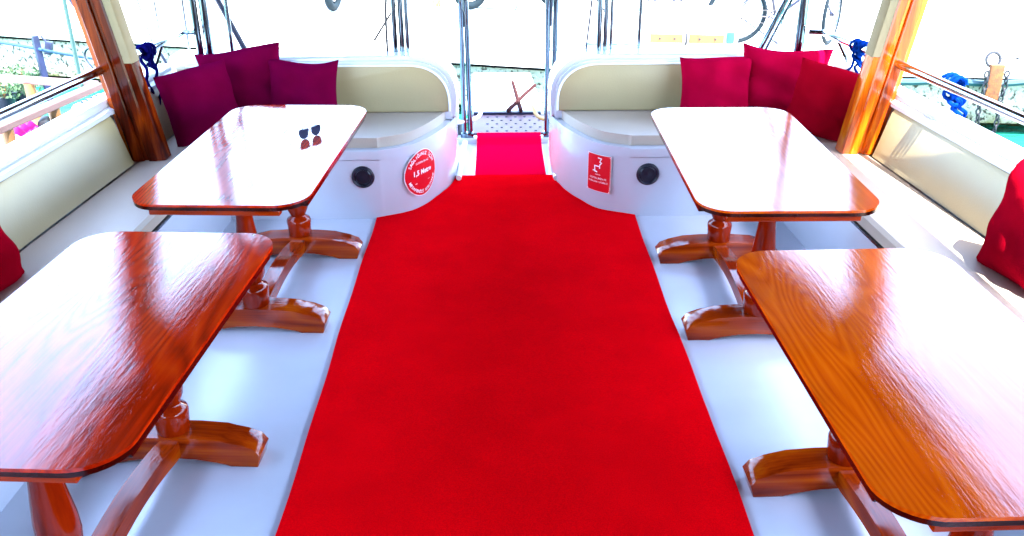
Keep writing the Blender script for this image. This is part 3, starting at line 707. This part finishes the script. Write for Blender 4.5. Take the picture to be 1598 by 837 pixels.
steel('stern_pole', 'dark double stainless pole on the right stern seat', 'pole',
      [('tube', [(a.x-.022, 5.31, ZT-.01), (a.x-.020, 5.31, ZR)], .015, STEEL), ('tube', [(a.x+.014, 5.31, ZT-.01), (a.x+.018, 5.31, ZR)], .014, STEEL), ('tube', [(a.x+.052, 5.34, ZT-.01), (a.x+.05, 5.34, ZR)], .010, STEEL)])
bm = B(); a2 = V(920, 86, ZT); tube(bm, smoothpath([(a2.x-.005, 5.36, ZT), (a2.x+.01, 5.36, .92), (a2.x+.03, 5.36, 1.12), (a2.x+.06, 5.35, 1.2), (a2.x+.10, 5.33, 1.18), (a2.x+.085, 5.33, 1.12)], 6), .006, 8); tag(obj('hose', bm, NAVY), 'dark cable looped beside the double pole on the right stern seat', 'cable')
a = V(999, 80, ZT)
steel('stern_pole', 'single thin stainless rod rising behind the right seat back', 'pole', [('tube', [(a.x, 5.36, ZT-.01), (a.x+.01, 5.36, ZR)], .010, STEEL)])
a = V(1251, 92, ZT)
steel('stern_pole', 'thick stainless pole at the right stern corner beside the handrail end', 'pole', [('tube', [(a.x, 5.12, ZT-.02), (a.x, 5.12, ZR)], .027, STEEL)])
a = V(1194, 90, ZT); c = at_y(1226, 0, 5.25); dd = c-Vector((a.x, 5.25, ZT)); top = Vector((a.x, 5.25, ZT))+dd*1.8
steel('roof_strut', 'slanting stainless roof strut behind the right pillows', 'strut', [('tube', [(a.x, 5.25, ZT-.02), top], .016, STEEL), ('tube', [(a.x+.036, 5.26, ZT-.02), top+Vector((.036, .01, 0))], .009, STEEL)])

# handrails along both gunwales
for s, side in ((-1, 'left'), (1, 'right')):
    zr = .90
    if s < 0: P0 = V(0, 181, zr); P1 = V(228, 78, zr); P2 = V(282, 51, zr); P3 = V(305, 51, zr)
    else: P0 = V(1598, 186, zr); P1 = V(1340, 73, zr); P2 = V(1288, 51, zr); P3 = V(1262, 50, zr)
    d = (P0-P1).normalized(); st = P0+d*4.2
    T = steel('handrail', {'left': 'stainless handrail along the left gunwale with a navy rope tied on it', 'right': 'stainless handrail along the right gunwale with two blue ropes tied on it'}[side], 'handrail',
              [('rail', [st, P0, P1, P2], .021, RAILS), ('end_bracket', [P2, P3], .014, STEEL)])
    for y in (.3, 1.9, 3.0, 4.95):
        f = (y-P1.y)/(P0.y-P1.y); q = P1.lerp(P0, f)
        bm = B(); tube(bm, [(CX+s*(sbase(y)+.132), y, .75), (q.x, y, zr)], .011, 8); obj('stanchion', bm, STEEL, T)
def rope_knot(name, label, c, ax, mt, hang, seed, r=.008):
    """a few turns round the rail, a lump of a knot and hanging ends"""
    rnd = random.Random(seed); bm = B(); c = Vector(c); ax = Vector(ax).normalized()
    side = ax.cross(Vector((0, 0, 1))).normalized(); up = side.cross(ax)
    pts = []
    for k in range(44):
        a = k*.55; pts.append(c+ax*(-.045+.0022*k+.004*math.sin(k))+(side*math.cos(a)+up*math.sin(a))*(.030+rnd.uniform(-.002, .004)))
    tube(bm, pts, r, 6)
    for (dx, dy, ln, sw) in hang:
        st_ = c+Vector((dx, dy, -.02)); pts = [c+Vector((dx*.3, dy*.3, .01))]
        for k in range(9):
            f = k/8; pts.append(st_+Vector((sw*f+.012*math.sin(k*1.9+seed), .010*math.cos(k*2.3+seed), -ln*f)))
        tube(bm, smoothpath(pts, 3), r*.95, 6)
    for k in range(3):
        torus(bm, c+Vector((rnd.uniform(-.015, .015), rnd.uniform(-.015, .015), -.03-.028*k)), .022, r, Matrix.Rotation(rnd.uniform(0, 3), 4, 'Z') @ Matrix.Rotation(rnd.uniform(.5, 1.2), 4, 'X'), 12, 6)
    return tag(obj(name, bm, mt), label, 'rope')
q = V(228, 79, .90); rope_knot('knotted_rope', 'navy rope knotted round the left handrail behind the post, two ends hanging', q, (.2, 1, 0), NAVYR, [(-.02, -.02, .26, .02), (.03, .0, .27, .0)], 3, r=.0095)
q = V(1343, 74, .90); rope_knot('knotted_rope', 'blue rope bundle knotted on the right handrail left of the post', q, (-.2, 1, 0), BLUER, [(0, 0, .22, .0), (.02, .0, .18, .03), (-.02, 0, .32, -.09)], 5)
q = V(1489, 129, .90); rope_knot('knotted_rope', 'bright blue rope knotted on the right handrail right of the post, ends over the gunwale', q, (-.1, 1, 0), BLUER, [(0, 0, .16, .05), (.02, .0, .17, .04), (.03, .0, .15, .05)], 8, r=.009)

# ---- gangway
G = thing('gangway', 'white gangway plank leading from the stern up to the quay with steel poles', 'gangway', (CX+.05, 6.05, 0))
def addp(nm, bm, mt, T=None, smooth=40):
    T = T or G; bmesh.ops.translate(bm, vec=-T.location, verts=bm.verts); return obj(nm, bm, mt, T, smooth)
bm = B()
x0, x1, y0, y1 = -.215, .345, 6.05, 6.52
box(bm, ((x0+x1)/2, (y0+y1)/2, .028), (x1-x0, y1-y0, .03), bevel=.004, seg=1); pg = addp('foot_plate', bm, PINKP)
nh = 0
bm = B()
for j in range(5):
    for i in range(6):
        x = -.08+i*.068+(.034 if j % 2 else 0); y = 6.10+j*.088
        lathe(bm, [(.0095, .0435), (.0095, .0465), (.006, .0475)], 10, (x, y, 0))
o = addp('plate_studs', bm, BLACK); o['kind'] = 'stuff'
bm = B(); box(bm, (.065, 6.525, .052), (.50, .03, .022), bevel=.003, seg=1); addp('hinge_bar', bm, NAVY)
far = Vector((.04, 9.56, QZ-.13)); near = Vector((.04, 6.55, .05))
dv = far-near; ln = dv.length; pit = math.atan2(dv.z, dv.y)
bm = B(); box(bm, (near+far)/2, (.60, ln, .035), Matrix.Rotation(pit, 4, 'X'), bevel=.005, seg=1); addp('plank', bm, WPAINT)
for k in range(9):
    p = near.lerp(far, (k+.7)/10); bm = B(); box(bm, p+Vector((-.10, 0, .021)), (.30, .022, .010), Matrix.Rotation(pit, 4, 'X')); addp('tread_batten', bm, WPAINT)
LZ = lambda y: near.z+(y-near.y)*dv.z/dv.y+.024
for (p, q) in (((800, 108), (813, 184)), ((835, 120), (793, 184))):
    A = V(*p, -.08); C_ = V(*q, .03); A.z = LZ(A.y); C_.z = LZ(C_.y); bm = B(); tube(bm, [A, A.lerp(C_, .5)+Vector((0, 0, .006)), C_], .016, 6); addp('cross_brace', bm, BRACE)
for (px, sgn) in ((729, -1), (858, 1)):
    b0 = V(px, 212, .05); x = b0.x; y = 6.0
    bm = B(); tube(bm, [(x-.02, y, .03), (x-.02, y, 1.02), (x-.02-sgn*.0, y, 1.9)], .017, 10); addp('pole', bm, STEEL)
    bm = B(); tube(bm, [(x+.022, y+.02, .03), (x+.022+sgn*.01, y+.02, 1.0), (x+.03*sgn+.0, y+.02, 1.9)], .018, 10); addp('pole', bm, STEEL)
    tp = at_y({-1: 700, 1: 905-0}[sgn]-(0 if sgn < 0 else 45), 0, 5.95)
    bm = B(); tube(bm, [(x-.0, y, .78), (x+sgn*-.0-.0, y, .86), tp+Vector((0, 0, .35))+(Vector((-.05, 0, 0)) if sgn < 0 else Vector((.02, 0, 0)))], .010, 10); addp('stay', bm, CHROME)
    bm = B(); box(bm, (x, y, .045), (.09, .07, .04), bevel=.006); addp('pole_shoe', bm, STEEL)
    hp = [(x+sgn*.30, 5.72, .20), (x+sgn*.10, 5.90, .16), (x-sgn*.06, 6.12, .13), (x-sgn*.10, 6.24, .16), (x-sgn*.115, 6.35, .18)]
    bm = B(); tube(bm, smoothpath(hp, 5), .014, 10); addp('grab_tube', bm, WPAINT if sgn < 0 else YEL)
    # white drain pipe lying on the stern deck beside the carpet
    bm = B(); tube(bm, [V({-1: 726, 1: 859}[sgn], 222, .03), V({-1: 716, 1: 868}[sgn], 278, .03)], .017, 10); o = tag(obj('deck_pipe', bm, WPAINT), {-1: 'white pipe lying on the stern deck left of the narrow carpet', 1: 'white pipe lying on the stern deck right of the narrow carpet'}[sgn], 'pipe')
# fender in the gap
bm = B(); q = V(714, 190, .1); lathe(bm, [(.02, -.30), (.06, -.27), (.085, -.2), (.085, .02), (.06, .10), (.025, .14), (.02, .2)], 16, (q.x-.02, 6.16, -.02)); tag(obj('boat_fender', bm, DARKSP), 'black fender hanging at the stern just left of the gangway poles', 'fender')

# ================================================================== on the quay
QT = QZ+.002
def wheel(parent, c, rot, r=.335, tr=.022, name='wheel', spokes=14):
    M = rot
    bm = B(); torus(bm, (0, 0, 0), r, tr, None, 40, 8); w_ = obj(name, bm, BIKE, parent); w_.matrix_local = Matrix.Translation(c) @ M
    bm = B(); torus(bm, (0, 0, 0), r-tr-.008, .008, None, 40, 6); obj('rim', bm, CHROME, w_)
    bm = B()
    for k in range(spokes):
        a = 2*PI*k/spokes; tube(bm, [(0, 0, .02*(-1)**k), ((r-.03)*math.cos(a), (r-.03)*math.sin(a), 0)], .0016, 4)
    obj('spokes', bm, CHROME, w_)
    bm = B(); lathe(bm, [(.02, -.03), (.028, -.02), (.028, .02), (.02, .03)], 12); obj('hub', bm, DARKSP, w_)
    return w_
bk = thing('bicycle', 'dark bicycle standing on the quay above the right pillows, front wheel turned', 'bicycle', V(1145, 68, QT), R(-6))
up = Matrix.Rotation(PI/2, 4, 'X')
Rr = .32
wheel(bk, (0, 0, Rr+.022), up, Rr); wheel(bk, (1.06, 0, Rr+.022), Matrix.Rotation(R(62), 4, 'Z') @ up, Rr)
hz = Rr+.022
def bt(nm, pts, r, mt=DARKSP):
    bm = B(); tube(bm, pts, r, 8); return obj(nm, bm, mt, bk)
BB = (.44, 0, .30); ST = (.30, 0, .80); HT_ = (.90, 0, .84); HB = (.94, 0, .70)
bm = B()
for a_, c_ in ((BB, ST), (BB, HB), (ST, HT_), (HT_, HB)): tube(bm, [a_, c_], .018, 8)
for yy_ in (-.05, .05): tube(bm, [(0, yy_, hz), (BB[0]-.04, yy_*.5, BB[2])], .010, 6); tube(bm, [(0, yy_, hz), (.30, yy_*.4, .76)], .009, 6)
obj('frame', bm, DARKSP, bk)
bt('fork', [HB, (1.0, .03, .45), (1.06, .04, hz)], .013); bt('seat_post', [ST, (.27, 0, .93)], .013, CHROME); bt('handlebar', smoothpath([(.93, -.30, .98), (.87, -.12, .99), (.87, .12, .99), (.93, .30, .98)], 4), .013)
bt('stem', [HT_, (.87, 0, .98)], .014)
bm = B(); prism(bm, [(-.14, -.07), (-.08, -.085), (.02, -.03), (.13, -.015), (.13, .015), (.02, .03), (-.08, .085), (-.14, .07)], .93, .97, 'z', bevel=.012); bmesh.ops.translate(bm, vec=(.26, 0, 0), verts=bm.verts); obj('saddle', bm, BLACK, bk)
bm = B(); torus(bm, (BB[0], -.045, BB[2]), .085, .006, up, 28, 6); torus(bm, (BB[0], -.045, BB[2]), .05, .006, up, 20, 6); tube(bm, [(BB[0], -.06, BB[2]), (BB[0]+.12, -.06, BB[2]-.11)], .009, 6); tube(bm, [(BB[0], .06, BB[2]), (BB[0]-.12, .06, BB[2]+.11)], .009, 6)
obj('crankset', bm, DARKSP, bk)
bm = B(); tube(bm, [(0, -.045, hz+.035), (BB[0], -.045, BB[2]+.085)], .004, 5); tube(bm, [(0, -.045, hz-.05), (BB[0], -.045, BB[2]-.085)], .004, 5); obj('chain', bm, BLACK, bk)
bm = B(); torus(bm, (0, -.045, hz), .045, .008, up, 20, 6); tube(bm, [(.01, -.05, hz-.04), (.03, -.05, hz-.12)], .012, 6); obj('gears', bm, CHROME, bk)
bt('kickstand', [(.40, -.04, .30), (.46, -.16, .01)], .008)

# white locker with a bolted rubbing strake
a = V(1012, 78, QT); LWD = 1.02
lk = thing('dock_locker', 'low white dock locker on the quay edge with a bolted wooden strip', 'locker', (a.x+.02, a.y+.25, QT), R(-7))
bm = B(); box(bm, (LWD/2, .22, .20), (LWD, .44, .38), bevel=.02); obj('locker_body', bm, WPAINT, lk)
bm = B(); box(bm, (LWD/2, .22, .405), (LWD+.03, .47, .03), bevel=.008); obj('lid', bm, WPAINT, lk)
for (xa, xb) in ((.03, .40), (.47, .86)):
    bm = B(); box(bm, ((xa+xb)/2, -.018, .085), (xb-xa, .03, .10), bevel=.006, seg=1); wb = obj('rubbing_strip', bm, ORW, lk)
    for f in (.3, .75):
        bm = B(); lathe(bm, [(.012, 0), (.012, .010), (.006, .014)], 10, ((xa+xb)/2+(f-.5)*(xb-xa), -.033, .085), Matrix.Rotation(PI/2, 4, 'X')); obj('bolt', bm, BLACK, wb)
bm = B(); torus(bm, (.435, -.03, .08), .06, .014, Matrix.Rotation(PI/2, 4, 'Y'), 16, 6); obj('rope_loop', bm, BLACK, lk)
bm = B(); box(bm, (.93, -.02, .10), (.09, .05, .13), bevel=.015); obj('blue_pad', bm, BLUEP, lk)
# service pedestal, blue tarpaulin
a = V(905, 86, QT); T = thing('service_pedestal', 'plain white service pedestal on the quay just right of the gangway', 'pedestal', (a.x-.06, a.y+.35, QT))
bm = B(); lathe(bm, [(.20, 0), (.20, .03), (.16, .05), (.16, 1.15), (.13, 1.22), (.02, 1.24)], 24); obj('pedestal_body', bm, WPAINT, T)
bm = B(); box(bm, (.05, -.16, .75), (.10, .03, .14), bevel=.01); obj('socket_cover', bm, CHROME, T)
a = V(925, 82, QT); c = V(1003, 79, QT)
bm = B(); n = 26; rows = []
for j in range(9):
    rows.append([bm.verts.new((a.x-.12+(c.x-a.x+.12)*i/n, a.y+.02+.30*j/8-.15*i/n, QT+(0 if j in (0, 8) else .03+.035*math.sin(j*.39)+.014*math.sin(i*1.1+j)))) for i in range(n+1)])
for r0, r1 in zip(rows, rows[1:]):
    for i in range(n): bm.faces.new((r0[i], r0[i+1], r1[i+1], r1[i]))
tag(obj('folded_tarpaulin', bm, BLUEP), 'folded blue tarpaulin lying on the quay edge left of the white locker', 'tarpaulin')
# chair behind the locker
a = V(1021, 22, QT); T = thing('quay_chair', 'dark metal chair standing on the quay behind the white locker', 'chair', (a.x, a.y, QT), R(4))
for (x, y) in ((0, 0), (.36, 0), (0, .38), (.36, .38)):
    bm = B(); tube(bm, [(x, y, 0), (x, y, .45)], .022, 8); obj('leg', bm, DARKSP, T)
bm = B(); box(bm, (.18, .19, .46), (.44, .44, .04), bevel=.012); obj('seat', bm, DARKSP, T)
bm = B(); box(bm, (.18, .40, .72), (.42, .03, .34), bevel=.012); obj('backrest', bm, DARKSP, T)
# scooters
def scooter():
    T = thing('motor_scooter', '', 'scooter')
    for x in (-.6, .6):
        bm = B(); torus(bm, (0, 0, 0), .19, .055, None, 28, 10); w_ = obj('wheel', bm, BIKE, T); w_.matrix_local = Matrix.Translation((x, 0, .245)) @ up
        bm = B(); lathe(bm, [(.02, -.03), (.12, -.025), (.12, .025), (.02, .03)], 16); obj('rim', bm, CHROME, w_)
    bm = B(); prism(bm, [(-.85, .45), (-.75, .72), (-.2, .76), (-.05, .60), (-.02, .34), (.28, .30), (.40, .85), (.50, .88), (.58, .5), (.42, .22), (-.1, .20), (-.35, .28), (-.45, .48)], -.14, .14, 'y', bevel=.04, seg=3); obj('body', bm, NAVY, T)
    bm = B(); box(bm, (-.45, 0, .79), (.62, .26, .09), bevel=.035); obj('seat', bm, BLACK, T)
    bm = B(); tube(bm, [(.6, 0, .24), (.46, 0, .95)], .03, 8); tube(bm, [(.42, -.33, 1.0), (.46, 0, .96), (.42, .33, 1.0)], .014, 8); obj('handlebar', bm, DARKSP, T)
    bm = B(); prism(bm, [(.38, .44), (.5, .54), (.72, .50), (.82, .34), (.74, .44), (.6, .48)], -.06, .06, 'y', bevel=.01); obj('mudguard', bm, TEAL, T)
    bm = B(); tube(bm, [(.1, -.16, .30), (-.02, -.30, .01)], .012, 6); obj('side_stand', bm, CHROME, T)
    return T
sc0 = scooter(); SG = 'scooters parked along the far side of the quay'
for i, (px, py, rz, lb) in enumerate(((540, 12, 78, 'dark scooter parked end-on at the top of the photo, left of the triple pole'), (800, 18, 12, 'dark scooter parked at the top of the photo above the gangway'), (415, 2, 5, 'scooter at the very top of the photo above the left pillows'))):
    o = sc0 if i == 0 else copy_tree(sc0); q = V(px, py, QT); o.location = q+Vector((0, .3, 0)); o.rotation_euler = (0, 0, R(rz)); tag(o, lb, 'scooter', SG)
# weeds
bm = B(); rnd = random.Random(4)
for k in range(260):
    q = V(rnd.gauss(672, 18), rnd.uniform(1, 12), QT); h = rnd.uniform(.03, .12); d = Vector((rnd.uniform(-.05, .05), rnd.uniform(-.05, .05), h))
    s_ = Vector((rnd.uniform(-.008, .008), rnd.uniform(-.008, .008), 0)); bm.faces.new([bm.verts.new(q-s_), bm.verts.new(q+s_), bm.verts.new(q+d)])
tag(obj('weeds', bm, mat('dry_weed', (.30, .28, .06), .8), smooth=0), 'dry yellow weeds growing between the slabs at the top of the quay', 'weeds', kind='stuff')
# rusty mooring bracket with chains on the quay wall
q = V(1548, 116, QZ); y = q.y-.07
T = thing('mooring_bracket', 'rusty orange mooring bracket on the quay wall with two black chains', 'mooring bracket', (q.x, y, QZ))
bm = B(); box(bm, (0, 0, -.10), (.14, .05, .42), bevel=.012); obj('plate', bm, RUST, T)
bm = B(); torus(bm, (-.03, .05, .15), .07, .016, Matrix.Rotation(R(75), 4, 'X'), 20, 6); obj('ring', bm, BLACK, T)
for x in (-.10, .10):
    bm = B()
    for k in range(11): torus(bm, (x+.008*math.sin(k), -.02, .02-.062*k), .022, .009, Matrix.Rotation(PI/2*(k % 2), 4, 'Z') @ Matrix.Rotation(PI/2, 4, 'X'), 12, 6, sc=(1, 1.5))
    obj('chain', bm, BLACK, T)
# teal tube standing in for the shadow under the coping on the right
bm = B(); pts = []
for k in range(30):
    px = 1412+k*9; q = V(px, 0, QZ) if False else None
d = QE[4]-QE[3]; dn = d.normalized(); nn = Vector((-dn.y, dn.x, 0))
pts = [QE[3]+dn*(2.9+.16*k)-nn*.075+Vector((0, 0, QZ-.075-.03*abs(math.sin(k*.62)))) for k in range(20)]
tube(bm, smoothpath(pts, 3), .035, 8); tag(obj('coping_shadow_strip', bm, TEAL), 'teal strip standing in for the shadow along the right quay edge below the coping', 'hose')

# ================================================================== left: neighbouring boat
nb = thing('neighbour_boat', 'neighbouring boat on the left with weathered pinkish rails and white deck', 'boat', (-3.6, 4.6, -.2))
def nbp(nm, bm, mt, smooth=40): return addp(nm, bm, mt, nb, smooth)
ZB = .38
A = V(-60, 226, ZB); Bc = V(153, 134, ZB); Cc = V(-60, 118, ZB)
bm = B(); prism(bm, [(A.x-.02, A.y), (Bc.x, Bc.y), (Cc.x, Cc.y), (Cc.x-3.5, Cc.y+.1), (A.x-3.5, A.y-2.2), (A.x-.3, A.y-2.2)], -.35, -.02, 'z', bevel=.02); nbp('hull', bm, WPAINT)
bm = B()
def plank(bm, a_, c_, wd, th):
    d = (c_-a_); rot = d.to_track_quat('Y', 'Z').to_matrix().to_4x4(); box(bm, (a_+c_)/2, (wd, d.length, th), rot, bevel=.006, seg=1)
plank(bm, A, Bc, .075, .045); nbp('near_rail', bm, PINKW)
bm = B(); plank(bm, Cc, Bc+Vector((-.02, .03, -.001)), .06, .045); nbp('far_rail', bm, PINKW)
for f, a_, c_, mt in ((.28, A, Bc, ORW), (.62, A, Bc, ORW), (.50, Cc, Bc, ORW), (.12, Cc, Bc, PINKW)):
    p = a_.lerp(c_, f); bm = B(); tube(bm, [(p.x, p.y, -.05), (p.x, p.y, ZB-.02)], .036, 10); nbp('rail_post', bm, mt)
# rope coils hung under its near rail
T = thing('rope_coil', 'blue and white rope coil hanging at the neighbouring boat\'s rail corner', 'rope', Bc.lerp(A, .16)+Vector((0, 0, -.13)))
for k in range(9):
    p = Bc.lerp(A, .05+.022*k)-T.location+Vector((.03, 0, -.12)); bm = B(); torus(bm, p, .07, .011, Matrix.Rotation(R(12+8*math.sin(k)), 4, 'Z') @ Matrix.Rotation(PI/2, 4, 'X'), 18, 6, sc=(.7, 1)); obj('coil', bm, BLUER if k % 2 else WHT, T)
bm = B(); p = Bc.lerp(A, .47)+Vector((.0, 0, -.10)); box(bm, p, (.05, .16, .10), Matrix.Rotation(R(15), 4, 'Z'), bevel=.02); tag(obj('cleat_block', bm, BLACK), 'dark block hanging below the neighbouring boat\'s rail', 'block')
bm = B(); n = 14; p = V(28, 201, .30)
g_ = [[bm.verts.new(p+Vector(((i/n-.5)*.22, (j/n-.5)*.20, .018*math.sin(i*.9)+.014*math.cos(j*1.2+i*.3)))) for j in range(n+1)] for i in range(n+1)]
for i in range(n):
    for j in range(n): bm.faces.new((g_[i][j], g_[i+1][j], g_[i+1][j+1], g_[i][j+1]))
c_ = obj('cloth', bm, MAG); c_.modifiers.new('t', 'SOLIDIFY').thickness = .01; tag(c_, 'crumpled magenta cloth beneath the neighbouring boat\'s near rail', 'cloth')
# mooring post, rope, small bollard, green pole
p = V(82, 172, -.03); tp = V(54, 56, -.03)
pz = at_y(54, 56, p.y)
T = thing('mooring_post', 'dark navy mooring post with a blue rope tied to it, left of the left post', 'post', p)
bm = B(); tube(bm, [p, p.lerp(pz, .5), pz], .030, 4); bmesh.ops.translate(bm, vec=-p, verts=bm.verts); obj('pile', bm, NAVY, T, smooth=0)
r0 = at_y(0, 66, p.y+.3); r1 = at_y(57, 76, p.y); r2 = at_y(80, 81, p.y+.15); r3 = at_y(170, 96, p.y+1.2); rm = r0+(r0-r1)*2
bm = B(); tube(bm, smoothpath([rm, r0, r1, r2, r3], 6), .012, 8); tag(obj('mooring_rope', bm, mat('sky_blue_rope', (.006, .04, .12), .7, var=.3, scale=50)), 'taut blue mooring rope running across past the navy post', 'rope')
q = at_y(78, 82, p.y+.16); T = thing('rope_cleat', 'small blue grey cleat block on the mooring rope beside the navy post', 'cleat', q)
bm = B(); box(bm, (0, 0, .035), (.05, .05, .10), Matrix.Rotation(.25, 4, 'Y'), bevel=.008); obj('block', bm, NAVY, T)
bm = B(); tube(bm, [(-.01, 0, .08), (-.045, 0, .13)], .008, 6); obj('horn', bm, NAVY, T)
b0 = V(128, 138, .38); t0 = at_y(100, 0, b0.y); d = (t0-b0)
bm = B(); tube(bm, [b0, b0+d*1.6], .014, 10); tag(obj('flag_pole', bm, mat('green_steel', (.02, .06, .055), .4, metal=.2)), 'thin green grey pole standing left of the left wooden post', 'pole')
b0 = at_y(104, -6, 5.6); 
bm = B(); tube(bm, smoothpath([at_y(100, -20, 5.4), at_y(112, 3, 5.4), at_y(121, 14, 5.4), at_y(132, 32, 5.4)], 5), .013, 8); tag(obj('hose', bm, NAVY), 'dark curved hose at the top behind the left wooden post', 'hose')
# hooks behind the left rail
for (pts, mt, lb) in (([(150, 73), (136, 76), (132, 86), (138, 98), (146, 108)], CHROME, 'small curved grey hook left of the left wooden post'), ([(232, 108), (236, 90), (243, 83), (250, 84), (256, 93), (262, 104)], NAVY, 'curved dark hook rising behind the navy rope')):
    bm = B(); tube(bm, smoothpath([at_y(x, y, 5.75) for x, y in pts], 5), .009, 8); tag(obj('hook', bm, mt), lb, 'hook')
# thin wires/poles behind the left rail
for (p0, p1, r, lb) in (((236, 62), (214, 0), .006, 'thin pole behind the left handrail, left of a pair'), ((251, 62), (240, 0), .006, 'thin pole behind the left handrail, right of a pair'), ((298, 96), (284, 0), .008, 'thin grey pole just left of the double stern pole')):
    a_ = at_y(*p0, 5.9); c_ = at_y(*p1, 5.9); d = c_-a_; bm = B(); tube(bm, [a_-d*.3, a_+d*1.6], r, 6); tag(obj('thin_pole', bm, CHROME), lb, 'pole')
# potted plants
leafm = mat('bush_leaf', (.05, .10, .04), .6, var=.4, scale=30)
for i, (px, py, lb) in enumerate(((12, 178, 'bushy green plant in a dark pot on the neighbouring boat, leftmost'), (40, 168, 'bushy green plant in a dark pot by the navy mooring post'))):
    q = V(px, py, -.02); T = thing('potted_plant', lb, 'plant', q, group='potted plants on the neighbouring boat')
    bm = B(); lathe(bm, [(.06, 0), (.085, .12), (.09, .14), (.075, .13)], 16); obj('pot', bm, DARKSP, T)
    bm = B(); rnd = random.Random(i)
    for k in range(420):
        a = rnd.uniform(0, 2*PI); rr_ = .16*math.sqrt(rnd.random()); z = .14+.24*rnd.random()*(1-.4*rr_/.16)
        c = Vector((rr_*math.cos(a), rr_*math.sin(a), z)); u_ = Vector((rnd.gauss(0, 1), rnd.gauss(0, 1), rnd.gauss(0, 1))).normalized()*.022; v2 = u_.cross(Vector((rnd.gauss(0, 1), rnd.gauss(0, 1), rnd.gauss(0, 1)))).normalized()*.010
        bm.faces.new([bm.verts.new(c-u_), bm.verts.new(c+v2), bm.verts.new(c+u_), bm.verts.new(c-v2)])
    o = obj('foliage', bm, leafm, T, smooth=0); o['kind'] = 'stuff'
    bm = B()
    for k in range(5): tube(bm, [(0, 0, .1), (rnd.uniform(-.08, .08), rnd.uniform(-.08, .08), .3)], .004, 5)
    obj('stem', bm, ORW, T)
